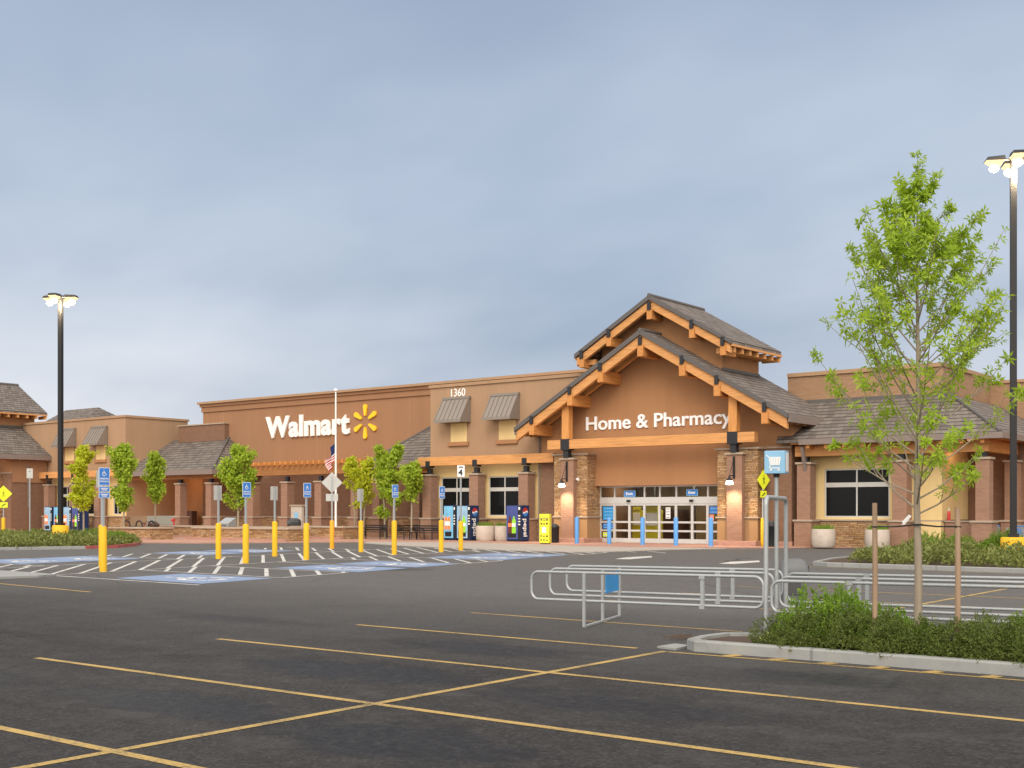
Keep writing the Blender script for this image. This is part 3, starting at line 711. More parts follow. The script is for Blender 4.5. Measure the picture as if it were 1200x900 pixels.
P(MB().quad((XL_,yd+.01,.3),(XR_,yd+.01,.3),(XR_,yd+.01,3.1),(XL_,yd+.01,3.1)), 'glazing', M['glass'], df)
mb = MB()
for x in (xd[2], xd[6]): mb.box(x-.09,x+.09,yd-.20,yd-.083,2.24,2.36)
P(mb, 'door_sensor', M['black'], df)
# room behind the glass
yi = yd+.1
mb = MB(); mb.quad((CX-6,yi,.05),(CX+6,yi,.05),(CX+6,yi+7,.05),(CX-6,yi+7,.05)); P(mb, 'vestibule_floor', M['tilefloor'])
mb = MB(); mb.quad((CX-6,yi+7,.05),(CX+6,yi+7,.05),(CX+6,yi+7,4),(CX-6,yi+7,4)); mb.quad((CX-6,yi,.05),(CX-6,yi+7,.05),(CX-6,yi+7,4),(CX-6,yi,4)); mb.quad((CX+6,yi,.05),(CX+6,yi+7,.05),(CX+6,yi+7,4),(CX+6,yi,4)); P(mb, 'vestibule_wall', M['cream'])
P(MB().quad((CX-6,yi,3.6),(CX+6,yi,3.6),(CX+6,yi+7,3.6),(CX-6,yi+7,3.6)), 'vestibule_ceiling', M['dplastic'])
mb = MB()
for k in range(3): mb.box(CX-4+k*3.4,CX-2.4+k*3.4,yi+2.6,yi+2.9,3.52,3.59)
P(mb, 'ceiling_light', M['tube'])
for k in range(3):
    l_ = bpy.data.lights.new('ceiling_lamp_light', 'AREA'); l_.shape = 'RECTANGLE'; l_.size = 1.6; l_.size_y = .3; l_.energy = 55; l_.color = (1,.80,.52); q = bpy.data.objects.new('ceiling_lamp_light', l_); C.objects.link(q); q.location = (CX-3.2+k*3.4, yi+2.75, 3.5)
mb = MB()
for k in (0,1,4,6): x = CX-5.4+k*1.75; mb.box(x,x+1.0+.3*(k%2),yi+6.2,yi+6.9,.06,1.5+.35*((k*7)%3))
P(mb, 'shelving', M['brownbin'])
mb = MB()
for k in range(4): x = CX-5+k*2.5; mb.box(x,x+.1,yi+3.2,yi+3.3,.06,3.6)
P(mb, 'vestibule_post', M['dplastic'])
# signs on the doors
def door_sign(txt, px0, px1, z0, z1, label):
    a, b = XA(px0, yd), XA(px1, yd)
    o = thing('door_sign', label, 'sign', ((a+b)/2, yd-.07, z0)); of = ((a+b)/2, yd-.07, z0)
    MB().box(a,b,yd-.11,yd-.07,z0,z1).build('panel', M['blue'], o, of)
    mb = MB(); put_text(mb, text_islands(txt, (z1-z0)*.5, (b-a)*.66, .01, .02), lambda x, y, z: (a+(b-a)*.17+x, yd-.112-z, z0+(z1-z0)*.26+y)); mb.build('lettering', M['litwhite'], o, of)
    fr = MB(); t = .02
    fr.box(a-t,b+t,yd-.115,yd-.068,z1,z1+t); fr.box(a-t,b+t,yd-.115,yd-.068,z0-t,z0); fr.box(a-t,a,yd-.115,yd-.068,z0,z1); fr.box(b,b+t,yd-.115,yd-.068,z0,z1); fr.build('rim', M['skyblue'], o, of)
door_sign('Exit', 732.8, 745.3, 2.54, 2.84, 'small blue sign reading Exit over the left sliding doors')
door_sign('Enter', 806, 818.5, 2.58, 2.88, 'small blue sign reading Enter over the right sliding doors')
# poster panels in the glazing
k = 0
for px0, px1, z0, z1, m, lab in ((706.5,719.5,1.28,2.0,'cyan','blue notice panel in the far left door sidelight'),(706.5,719.5,.8,1.08,'blue','small dark blue notice low in the far left door sidelight'),(706.5,712,.36,.6,'lime','small yellow notice at the bottom of the far left door sidelight'),(831.5,843,1.62,2.0,'blue','blue notice panel in the far right door sidelight'),(831.5,836.5,1.26,1.58,'printo','orange notice below the blue panel in the far right door sidelight'),(780,785.5,1.36,1.95,'white','narrow white paper notice on the glass right of the middle')):
    a, b = XA(px0, yd-.03), XA(px1, yd-.03); o = thing('notice', lab, 'notice', ((a+b)/2, yd-.03, z0)); of = ((a+b)/2, yd-.03, z0)
    MB().box(a,b,yd-.02,yd-.012,z0,z1).build('sheet', M[m], o, of)
    mb = MB(); n = 4 if z1-z0 > .5 else 2
    for i in range(n): zz = z1-(z1-z0)*(i+.55)/n; mb.box(a+(b-a)*.12,b-(b-a)*.15,yd-.026,yd-.0205,zz-.018,zz+.018)
    mb.build('printed_rows', M['skyblue' if m != 'white' else 'plastic'], o, of)
def dispenser(x, y, w, lab):
    o = thing('display_rack', lab, 'rack', (x,y,.06)); MB().box(-w/2,w/2,0,.5,0,1.75).build('cabinet', M['kiosk'], o); MB().box(-w/2+.05,w/2-.05,-.02,-.003,.9,1.6).build('front_panel', M['litwhite'], o); MB().box(-w/2+.03,w/2-.03,-.02,.1,1.76,1.95).build('header', M['kiosk'], o)
dispenser(XA(763.5,57.5), 57.4, .95, 'yellow display rack standing inside behind the middle glass')
dispenser(XA(746,58.4), 58.4, .55, 'narrow yellow display rack standing inside behind the left sliding doors')

# right wing: brick parapet, tiled porch, window wall and arcade --------------------------------
YR = 59.8; xrc = XA(1105, YR); zr = ZA(1000, 433.5, YR)
mb = MB().box(CX+5.0,xrc,YR,YR+8,0,zr-.15); P(mb, 'brick_parapet', M['brickt'])
P(MB().box(CX+5.0,xrc+.08,YR-.09,YR+8,zr-.148,zr+.05), 'parapet_cap', M['tan'])
YR2 = 67.6; mb = MB().box(xrc-.2,40,YR2,YR2+10,0,ZA(1180,449,YR2)); P(mb, 'brick_parapet', M['brickt'])
P(MB().box(xrc-.2,40,YR2-.09,YR2+10,ZA(1180,449,YR2)+.002,ZA(1180,449,YR2)+.16), 'parapet_cap', M['tan'])
yE = 54.2; zE = 5.20; xC = XA(1173, yE); zT = 7.45; xT = XA(1114, YR-.05)
P(hip('r',(-25.6,yE,zE),(xC,yE,zE),(-27.5,YR-.02,zT),(xT,YR-.02,zT), .18), 'porch_roof', M['tiles'])
P(MB().prism([(xC,yE,zE),(xC,YR2-.1,zE),(xT,YR2-.1,zT),(xT,YR-.02,zT)], (0,0,-.18)), 'porch_roof', M['tiles'])
P(MB().tube([(xC,yE,zE+.03),(xT,YR-.05,zT+.04)], .08, 6), 'hip_cap', M['roofedge'])
P(MB().box(-27,xT+.2,YR-.16,YR-.002,zT-.08,zT+.14), 'flashing', M['roofedge'])
mb = MB().box(-24.4,xC+.12,yE-.15,yE-.02,zE-.27,zE+.0); mb.box(xC+.02,xC+.15,yE-.02,YR2,zE-.27,zE+.0); P(mb, 'gutter', M['gutter'])
mb = MB().box(-24.9,xC-.7,yE+.55,yE+.85,4.40,4.90); P(mb, 'porch_beam', M['wood'], bevel=.01)
P(MB().box(xC-1.0,xC-.7,yE+.87,YR2-.3,4.40,4.90), 'porch_beam', M['woody'], bevel=.01)
P(MB().prism([(-24.9,yE+.05,4.98),(xC-.06,yE+.05,4.98),(xC-.06,YR-.1,4.98),(-24.9,YR-.1,4.98)], (0,0,.04)), 'porch_ceiling', M['woody'])
for k in range(10): x = -24.0+k*.9; P(MB().box(x-.08,x+.08,yE+.0,yE+.54,4.76,4.96), 'rafter_tail', M['woody'])
mb = MB().bar((-24.3,54.25,4.85),(-24.3,54.72,3.6),.14,.16); P(mb, 'knee_brace', M['gutter'])
yV = 55.7; xe = XA(1104, yV)
wn = (XA(966,yV), XA(1042.5,yV), 1.46, ZA(1000,549,yV))
mb = MB(); wall_holes(mb, -25.0, xe, 1.36, 4.98, yV, [wn]); mb.quad((xe,yV,1.36),(xe,yV+4,1.36),(xe,yV+4,4.98),(xe,yV,4.98)); P(mb, 'lower_wall', M['yellow'])
P(MB().box(-25.0,xe-.002,yV-.10,yV+.4,.0,1.28), 'stone_base', M['ledge']); P(MB().box(-25.0,xe+.04,yV-.17,yV+.4,1.283,1.358), 'stone_cap', M['cap'], bevel=.01)
P(MB().box(XA(1078,yV),xe+.01,yV-.19,yV+.5,.05,1.28), 'end_base', M['yellow'])
window(wn[0], wn[1], wn[2], wn[3], yV, ZA(1000,568,yV))
for px in (945, 1057): column(XA(px, 54.95), 54.95, 4.02, .68, .88)
column(XA(1153.5,54.95), 54.95, 4.05, .60, .86); column(XA(1187,59.2), 59.2, 4.05, .60, .86); column(XA(1187,59.2), 64.0, 4.05, .60, .86)
P(MB().box(xe+.02,6,YR-.30,YR-.004,0,4.97), 'brick_wall', M['brick'])
mb = MB().box(xe+.05,XA(1153.5,54.95)-.46,55.9,56.15,.05,1.26); P(mb, 'low_brick_wall', M['brickp']); P(MB().box(xe+.05,XA(1153.5,54.95)-.46,55.84,56.2,1.262,1.33), 'low_wall_cap', M['cap'])

# ------------------------------------------------------------------ wall lettering
def wall_sign(name, label, isl, x0, zb, y, mat, ex):
    of = (x0, y, zb); o = thing(name, label, 'sign', of)
    for one in isl: put_text(MB(), [one], lambda a, b, c: (x0+a, y-c, zb+b)).build('letter', mat, o, of)
    return o
YS = YW-.03
xa_, xb_ = XA(312.7, YS), XA(410.7, YS); zb_ = ZA(330, 512.8, YS)
sg = wall_sign('wall_lettering', 'large white store name lettering beside a six-rayed yellow emblem, high on the brown wall', text_islands('Walmart', 1.62, xb_-xa_, .14, .034, 1.05), xa_, zb_, YS, M['litwhite'], .14)
sx, sz = XA(428.8, YS), ZA(428.8, 494, YS)
for k in range(6):
    q = R(90+60*k); d = Vector((math.cos(q), 0, math.sin(q))); n = Vector((-math.sin(q), 0, math.cos(q))); ri, ro = .40, 1.22; wi, wo = .085, .175
    pts = []
    for j in range(7): a = R(-90+180*j/6); pts.append(d*(ro-wo+wo*math.cos(a)) + n*wo*math.sin(a))
    for j in range(5): a = R(90+180*j/4); pts.append(d*(ri+wi+wi*math.cos(a)) + n*wi*math.sin(a))
    MB().prism([Vector((sx, YS-.13, sz))+p for p in pts], (0,.13,0)).build('ray', M['lityellow'], sg, (xa_, YS, zb_))
yt = 54.75-.01
xa_, xb_ = XA(687.5, yt), XA(858, yt)
wall_sign('wall_lettering', 'white lettering reading Home & Pharmacy on the entrance gable', text_islands('Home & Pharmacy', .74, xb_-xa_, .08, .012, 1.0), xa_, 6.17, yt, M['litwhite2'], .08)
yn = YB-.045
wall_sign('house_number', 'white street number 1360 high on the tan wall above the left awning', text_islands('1360', .46, XA(545.5,yn)-XA(529,yn), .04, .0), XA(529,yn), ZA(536,464.5,yn), yn, M['litwhite2'], .04)

# ------------------------------------------------------------------ wall lanterns
def lantern(x, y, z, lab):
    o = thing('wall_lantern', lab, 'lamp', (x,y,z), group='lanterns on the entrance pilasters')
    mb = MB().box(-.05,.05,-.06,0,-.1,1.0); mb.tube([(0,-.05,.05),(0,-.5,.05)], .025, 6); mb.tube([(0,-.05,.9),(0,-.48,.07)], .015, 6); mb.build('bracket', M['black'], o)
    MB().lathe([(.04,.0),(.07,-.10),(.17,-.22),(.18,-.24),(.15,-.23),(.05,-.1)], (0,-.5,.04), 16).build('shade', M['black'], o, smooth=True)
    MB().lathe([(.06,.06),(.12,.0),(.19,-.16),(.20,-.22),(.10,-.24),(.01,-.25)], (0,-.5,-.16), 14).build('bulb', M['sconce'], o, smooth=True)
    l = bpy.data.lights.new('lantern_light', 'SPOT'); l.energy = 330; l.color = (1, .78, .55); l.shadow_soft_size = .12; l.spot_size = R(150); l.spot_blend = .8
    lo = bpy.data.objects.new('lantern_light', l); C.objects.link(lo); lo.parent = o; lo.location = (0,-.55,-.46)
lantern(CX-5.02, 53.62, 3.45, 'black gooseneck wall lantern on the left entrance pilaster'); lantern(CX+5.02, 53.62, 3.45, 'black gooseneck wall lantern on the right entrance pilaster')
def glow(x, y, z, e, c=(1,.62,.30), r=.2, nm='porch_light'):
    o = thing('ceiling_lamp', nm, 'lamp', (x,y,z)); MB().lathe([(.16,0),(.18,-.06),(.10,-.10)], (0,0,0), 14).build('bowl', M['sconce'], o, smooth=True)
    l = bpy.data.lights.new('lamp_light', 'POINT'); l.energy = e; l.color = c; l.shadow_soft_size = r; q = bpy.data.objects.new('lamp_light', l); C.objects.link(q); q.parent = o; q.location = (0,0,-.25)
glow(-79.2, 59.4, 4.58, 75, nm='round ceiling lamp glowing in the far left porch')
glow(-17.3, 56.8, 4.92, 22, nm='round ceiling lamp under the right arcade roof')
o = thing('security_camera', 'small white security camera on the left stone pier', 'camera', (CX-4.45,53.93,3.55)); MB().tube([(0,0,0),(0,-.16,-.02)], .03, 6).build('arm', M['white'], o); MB().tube([(-.06,-.12,-.06),(.16,-.28,-.10)], .06, 8).build('body', M['white'], o)

# ------------------------------------------------------------------ bollards, sign posts
def bollard_mesh(mb, r=.105, h=1.3): return mb.lathe([(r,0),(r,h-.05),(r*.85,h-.012),(r*.4,h)], (0,0,0), 18)
GB = 'yellow bollard sign posts in the accessible parking'
def access_plate(o, z0, w=.36, h=.52, extra=False):
    z1 = z0+h; x = .045
    MB().box(x,x+.008,-w/2,w/2,z0,z1).build('sign_plate', M['white'], o)
    MB().box(x+.0085,x+.011,-w/2+.015,w/2-.015,z0+.015,z1-.015).build('sign_face', M['blue'], o)
    mb = MB(); s = .20
    def fn(mb, p, q, wd):
        a = Vector((x+.014, -.5*s+p[0]*s, z1-.045-s+p[1]*s)); b = Vector((x+.014, -.5*s+q[0]*s, z1-.045-s+q[1]*s)); mb.bar(a, b, wd*s, .004, (1,0,0))
    wheelchair(mb, fn, .11)
    def ty(t, cap, wd, zz): put_text(mb, text_islands(t, cap, wd, .003, .02), lambda a, b, c: (x+.0125+c, -wd/2+a, zz+b))
    ty('RESERVED', .05, .29, z0+.17); ty('PARKING', .05, .29, z0+.09)
    mb.build('sign_print', M['white'], o)
    if extra:
        for i, zz in enumerate((z0-.19, z0-.37)):
            MB().box(x,x+.008,-w/2,w/2,zz,zz+.16).build('plate', M['white'], o); MB().box(x+.0085,x+.011,-w/2+.012,w/2-.012,zz+.012,zz+.148).build('plate_face', M['blue'], o)
            mb = MB(); mb.box(x+.0112,x+.014,-.12,.12,zz+.09,zz+.115); mb.box(x+.0112,x+.014,-.09,.09,zz+.045,zz+.07); mb.build('plate_print', M['white'], o)
def sign_post(px, py, ytop, ysign, kind, lab, h=1.3, m='ypaint', rz=0):
    x, y = G(px, py); d = F*H/(py-HZ); hb = H-(ytop-HZ)*d/F; zt_ = H+(HZ-ysign)*d/F
    o = thing('bollard_sign', lab, 'sign post', (x,y,0), rz, GB)
    bollard_mesh(MB(), .105, hb).build('bollard', M[m], o, smooth=True)
    MB().box(-.03,.03,-.028,.028,hb-.05,zt_-.02).build('post', M['galv'], o)
    if kind == 'front': access_plate(o, zt_-.52)
    elif kind == 'front3': access_plate(o, zt_-.52, .36, .52, True)
    elif kind == 'back':
        MB().box(-.045,-.035,-.18,.18,zt_-.54,zt_).build('sign_plate', M['signback'], o); MB().box(-.05,-.0455,-.16,.16,zt_-.52,zt_-.02).build('sign_face', M['blue'], o)
    return o, zt_, hb
sign_post(121,670,617,548,'front3','nearest yellow bollard with a tall blue access sign and two small blue plates below')
sign_post(119.6,664,614.8,551.5,'back','yellow bollard with grey sign back, half hidden behind the nearest blue-signed bollard')
sign_post(256,655,613,569,'back','yellow bollard with grey sign back left of the round green planter tree')
sign_post(288,660,614,565,'front','yellow bollard with blue access sign in front of the tree planter')
sign_post(322,652,611,570,'back','yellow bollard with grey sign back between two blue-signed bollards, left of the white board')
sign_post(359,656,613,566,'front','yellow bollard with blue access sign left of the flagpole')
sign_post(423,647,610,573,'back','yellow bollard with grey sign back right of the flagpole')
sign_post(462,650,610,568,'front','yellow bollard with blue access sign in front of the tall twin trees')
sign_post(517,647,609.3,570,'front','yellow bollard with blue access sign left of the drink machines')
# numbered aisle sign
x, y = G(540,645); d = F*H/47.0
o = thing('bollard_sign', 'yellow bollard with a white row sign showing the number 4 before the drink machines', 'sign post', (x,y,0), 0, GB)
bollard_mesh(MB(), .105, 1.32).build('bollard', M['ypaint'], o, smooth=True); MB().box(-.03,.03,-.028,.028,1.27,3.75).build('post', M['galv'], o)
rot = math.atan2(x, -y)                     # turned to the drive aisle
pl = MB().box(-.17,.17,-.045,-.035,3.3,3.82).build('sign_plate', M['white'], o); pl.rotation_euler = (0,0,R(50))
mb = MB(); put_text(mb, text_islands('4', .28, None, .004, .03), lambda a, b, c: (-.12+a, -.046-c, 3.36+b)); mb.box(-.10,.10,-.05,-.0455,3.71,3.76); q = mb.build('sign_print', M['black'], o); q.rotation_euler = (0,0,R(50))
# diamond warning sign seen from behind
x, y = G(389,643); d = F*H/45.0
o = thing('bollard_sign', 'amber bollard with the grey back of a diamond warning sign and a small plate below', 'sign post', (x,y,0), math.atan2(-x, y)*1.0, GB)
bollard_mesh(MB(), .105, 1.33).build('bollard', M['opaint'], o, smooth=True); MB().box(-.03,.03,-.028,.028,1.28,3.42).build('post', M['galv'], o)
zc = H+(HZ-565.5)*d/F; q = .49
MB().prism([(0,.035,zc-q),(q,.035,zc),(0,.035,zc+q),(-q,.035,zc)], (0,.01,0)).build('sign_plate', M['signback'], o); MB().box(-.28,.28,.035,.045,zc-q-.38,zc-q-.04).build('plate', M['signback'], o)
def walker(mb, x, y, z, s, fx):            # walking figure, in a plane
    def L(a, b, w): mb.bar(fx(a[0]*s, z+a[1]*s), fx(b[0]*s, z+b[1]*s), w*s, .006, (0,0,1) if abs(a[0]-b[0]) > abs(a[1]-b[1]) else (0,1,0))
    for a, b, w in (((0,.25),(0,-.05),.13),((0,-.05),(-.14,-.38),.08),((0,-.05),(.12,-.2),.08),((.12,-.2),(.14,-.38),.07),((0,.2),(-.16,.02),.06),((0,.2),(.16,.05),.06),((-.01,.33),(.01,.42),.12)): L(a, b, w)
def crossing_sign(x, y, rz, hb, zc, q, lab):
    o = thing('crossing_sign', lab, 'sign', (x,y,0), rz, 'pedestrian crossing signs')
    bollard_mesh(MB(), .11, hb).build('bollard', M['ypaint'], o, smooth=True); MB().box(-.03,.03,-.028,.028,hb-.05,zc+q*.6).build('post', M['galv'], o)
    MB().prism([(.036,0,zc-q),(.036,q,zc),(.036,0,zc+q),(.036,-q,zc)], (.01,0,0)).build('sign_plate', M['lime'], o); MB().box(.036,.046,-.24,.24,zc-q-.36,zc-q-.03).build('plate', M['lime'], o)
    mb = MB(); walker(mb, 0, 0, zc, q*1.1, lambda a, b: (.05, a, b)); mb.build('walking_figure', M['black'], o); mb = MB(); mb.bar((.05,-.12,zc-q-.28),(.05,.12,zc-q-.12),.05,.006,(1,0,0)); mb.build('sign_print', M['black'], o)
crossing_sign(*G(894,641.2), R(-12), 1.42, 3.28, .50, 'lime walking-figure crossing sign on a yellow bollard right of the entrance')
xl_, yl_ = G(4,630.5,.1); crossing_sign(xl_, yl_, R(-25), 1.35, 2.82, .5, 'lime walking-figure crossing sign at the far left edge')
MB().lathe([(.35,0),(.38,.25),(.2,.28)], (0,0,0), 16)
o = thing('street_sign', 'plain sign post with a pale rectangular sign back standing in the left shrub bed', 'sign', (*G(35,634,.1),.1)); d = F*(H-.1)/36.
MB().tube([(0,0,0),(0,0,H-.1+(HZ-552)*d/F)], .035, 8).build('post', M['galv'], o); pp = MB().box(-.16,.16,-.05,-.04,H-.1+(HZ-560.5)*d/F,H-.1+(HZ-549)*d/F).build('sign_plate', M['signback'], o); pp.rotation_euler = (0,0,R(50))
b0 = MB().box(-.03,.03,-.055,-.0505,H+.25+(HZ-560.5)*d/F,H-.25+(HZ-549)*d/F); q = b0.build('sign_print', M['black'], o); q.rotation_euler = (0,0,R(50))
labs = ['blue bollard before the left stone pier of the entrance','blue bollard before the left sliding doors','blue bollard before the middle of the glass doors, left one of the middle two','blue bollard just right of the middle of the glass doors','blue bollard before the far right end of the glass doors']
for px, lab in zip((676,714,753,792,833), labs):
    o = bollard_mesh(MB(), .11, 1.40).build('bollard', M['bpaint'], smooth=True); yb_ = 52.1; o.location = (XA(px,yb_), yb_, .05); tag(o, lab, 'bollard', 'blue bollards before the entrance')

# ------------------------------------------------------------------ drink machines and sidewalk furniture
def logo(mb_list, o, cx, cz, r, fx):
    pts = lambda f0, f1: None
    n = 24
    def seg(lo, hi):                        # band of the disc between two wavy lines
        a = []; b = []
        for i in range(n+1):
            x = -1+2*i/n; c = math.sqrt(max(0, 1-x*x)); w = .16*math.sin(x*3.0)
            l = max(-c, min(c, lo+w if lo > -2 else -c)); h = max(-c, min(c, hi+w if hi < 2 else c)); a.append((x, l)); b.append((x, h))
        return a, b
    for (lo, hi), m in (((.16,3),'red'),((-.20,.16),'white'),((-3,-.20),'blue')):
        a, b = seg(lo, hi); mb = MB()
        for i in range(n):
            q = [a[i], a[i+1], b[i+1], b[i]]; mb.quad(*[fx(cx+p[0]*r, cz+p[1]*r) for p in q])
        mb.build('emblem', M[m], o)
def vending(x0, w, y, d, m, lab, side=True, art='bottles', group='drink machines on the right sidewalk', h=2.02, base=.06):
    o = thing('vending_machine', lab, 'vending machine', (x0,y,base), 0, group)
    MB().box(0,w,.02,d,.06,h).build('cabinet', M['navy'], o, bevel=.015); MB().box(.05,w-.05,.05,d-.05,0,.058).build('foot', M['black'], o)
    fw = w*.78
    MB().box(.03,fw,-.015,.018,.14,h-.04).build('front_panel', M[m], o)
    MB().box(fw+.005,w-.02,-.012,.018,.14,h-.04).build('control_strip', M['black'], o)
    mb = MB()
    for k in range(4): zz = h-.62-k*.16; mb.box(fw+.04,w-.06,-.02,-.0125,zz,zz+.07)
    mb.box(fw+.05,w-.07,-.02,-.0125,h-.25,h-.10); mb.build('buttons', M['white'], o)
    MB().box(.12,fw-.12,-.022,-.0155,.22,.5).build('dispensing_slot', M['black'], o)
    if art == 'bottles':
        for bx, bm_ in ((.32,'bottleb'),(.66,'bottleg')):
            cx = .03+(fw-.03)*bx; mb = MB()
            prof = [(.05,1.40),(.05,1.30),(.13,1.14),(.14,1.0),(.12,.86),(.14,.72),(.13,.46)]
            mb.prism([(cx-r, -.03, z) for r, z in prof]+[(cx+r, -.03, z) for r, z in prof[::-1]], (0,.014,0)); b = mb.build('bottle_print', M[bm_], o)
            MB().box(cx-.125,cx+.125,-.036,-.0305,.82,1.02).build('bottle_label', M['white' if bm_ == 'bottleg' else 'printo'], b)
    else:
        mb = MB()
        for k in range(2):
            cx = .18+k*.24; mb.prism([(cx-.1,-.03,.62),(cx+.1,-.03,.62),(cx+.1,-.03,1.28),(cx+.06,-.03,1.36),(cx-.06,-.03,1.36),(cx-.1,-.03,1.28)], (0,.014,0))
        b = mb.build('can_print', M['printo'], o); MB().box(.10,.5,-.036,-.0305,.85,1.1).build('can_label', M['white'], b)
    if side:
        logo(None, o, d*.5, h-.38, .24, lambda a, b: (w+.004, a, b))
        mb = MB(); isl = text_islands('pepsi', .36, 1.0, .004, .02); put_text(mb, isl, lambda a, b, c: (w+.003+c, d*.5-.16+b, h-.75-a)); mb.build('side_lettering', M['white'], o)
    return o
yv = 53.2
vending(XA(520,yv), .93, yv, .75, 'vaqua', 'leftmost drink machine of the right sidewalk, pale aqua front with orange can pictures', False, 'cans')
vending(XA(535.2,yv), 1.05, yv, .75, 'vlit', 'pale fronted drink machine with navy emblem side, left of the first round planter')
vending(XA(593.3,yv), 1.05, yv, .75, 'vblue', 'drink machine with violet-blue bottle front and navy side, left of the yellow display box')
yl = 54.0
for k, (px, m, lab) in enumerate(((52,'vlit','pale fronted drink machine at the left end of the far left row'),(63,'vaqua','aqua fronted drink machine beside the lamp post in the far left row'),(74,'vlit','pale drink machine just right of the lamp post in the far left row'),(84,'vblue','blue drink machine at the right end of the far left row'))):
    vending(XA(px,yl), 1.12, yl, .8, m, lab, False, 'bottles' if k in (1, 3) else 'cans', 'drink machines on the far left sidewalk')
MB0 = MB
def pot(px, y, lab, r=.56, h=.86, plant=True):
    o = thing('planter_pot', lab, 'planter', (XA(px,y),y,.06), 0, 'round concrete planters along the wall')
    MB().lathe([(r*.86,0),(r*.97,.1),(r,h*.5),(r*.98,h-.05),(r*.95,h),(r*.84,h),(r*.82,h-.1)], (0,0,0), 24).build('bowl', M['pot'], o, smooth=True)
    mb = MB(); rr = random.Random(px)
    for k in range(260):
        a = rr.uniform(0, 6.28); q = r*.75*math.sqrt(rr.random()); l = rr.uniform(.12,.38); x, yy = q*math.cos(a), q*math.sin(a); dx, dy = rr.uniform(-.12,.12)+x*.2, rr.uniform(-.12,.12)+yy*.2; w = .02
        mb.add([(x-w,yy,h-.1),(x+w,yy,h-.1),(x+dx,yy+dy,h-.1+l)], [[0,1,2]])
    mb.build('plant', M['junib'], o)
pot(569,53.6,'round pale concrete planter between the drink machines')
pot(591,54.0,'round pale concrete planter partly hidden by the violet-blue drink machine')
pot(965,53.9,'round pale concrete planter under the left edge of the right window')
pot(1028,53.9,'round pale concrete planter behind the bed shrubs by the right window')
# yellow display box
x, y = XA(639.2,50.6), 50.6
o = thing('display_stand', 'yellow upright display stand on the sidewalk left of the entrance', 'display stand', (x,y,.05), R(18))
MB().box(-.27,.27,-.2,.2,.05,1.56).build('cabinet', M['kiosk'], o, bevel=.02); mb = MB(); rr = random.Random(3)
for z in (.18,.38,1.02,1.22): 
    for k in range(3): mb.box(-.2+k*.15,-.2+k*.15+rr.uniform(.05,.11),-.212,-.2005,z,z+rr.uniform(.04,.09))
mb.build('printed_rows', M['black'], o); MB().box(-.12,.10,-.215,-.2005,.58,.88).build('picture', M['white'], o); MB().box(-.2,.2,-.2,.2,0,.048).build('foot', M['black'], o); MB().box(-.24,.24,-.215,-.2005,1.33,1.36).build('shelf_line', M['plastic'], o)
def bin_(px, y, lab, m='black', r=.26, h=.95):
    o = thing('litter_bin', lab, 'bin', (XA(px,y),y,.06)); MB().lathe([(r,0),(r*1.05,h*.8),(r*1.1,h*.82),(r*1.1,h*.9),(r*.8,h)], (0,0,0), 18).build('body', M[m], o, smooth=True); MB().lathe([(r*.6,0),(r*.55,.06),(r*.2,.09)], (0,0,h+.002), 14).build('lid', M['dplastic'], o, smooth=True)
bin_(649.5,52.6,'black round litter bin behind the yellow display stand'); bin_(904,53.2,'black round litter bin beside the right crossing sign', 'black', .3, 1.15); bin_(181,46.0,'brown barrel shaped litter bin between the low stone walls at left', 'brownbin', .28, .95)
# stone planter walls
def planter_wall(pxa, pxb, y, zt_, lab, dpt=1.6):
    a, b = XA(pxa,y), XA(pxb,y); of = ((a+b)/2, y, 0); o = thing('planter_wall', lab, 'planter wall', of, 0, 'low stone planter walls')
    MB().box(a,b,y,y+dpt,.02,zt_-.09).build('stone_face', M['ledge'], o, of); MB().box(a-.06,b+.06,y-.07,y+dpt+.05,zt_-.088,zt_).build('cap', M['cap'], o, of, bevel=.012); MB().box(a-.12,b+.12,y-.35,y-.002,.02,.20).build('kerb_step', M['pinkc'], o, of)
planter_wall(128,176,43.2,.78,'short low stone planter wall at left behind the shrub bed')
planter_wall(185.5,330,48.6,.80,'long low stone planter wall set back behind the nearer one')
planter_wall(225.5,338,45.6,.80,'low stone planter wall with the round green tree in it')
planter_wall(341,402,51.0,.82,'low stone planter wall by the foot of the flagpole')
# board, boxes, benches, bike racks
o = thing('notice_board', 'cream upright notice board on the low stone wall left of the flagpole', 'notice board', (XA(348.5,53.0),53.0,.06)); MB().box(-.52,.52,-.1,.1,0,2.0).build('board', M['pot'], o, bevel=.02); MB().box(-.58,.58,-.15,.15,2.0,2.1).build('top', M['cap'], o); MB().box(-.18,.18,-.112,-.1005,1.1,1.6).build('print', M['skyblue'], o)
o = thing('utility_box', 'dark green-grey utility box in front of the cream notice board', 'utility box', (XA(344.5,52.2),52.2,.80)); MB().lathe([(.42,0),(.45,.25),(.38,.42),(.2,.5)], (0,0,0), 8).build('housing', M['dplastic'], o); MB().cbox(0,-.2,.25,.3,.5,.2).build('panel', M['plastic'], o)
o = thing('utility_box', 'pale slanted utility box behind the low planter wall at left', 'utility box', (XA(266,48.0),48.0,.8)); MB().prism([(-.5,-.3,0),(-.5,.3,0),(-.5,.3,.55),(-.5,-.3,.2)], (1.0,0,0)).build('housing', M['galv'], o); MB().cbox(0,-.32,.08,.6,.03,.1).build('handle', M['plastic'], o)
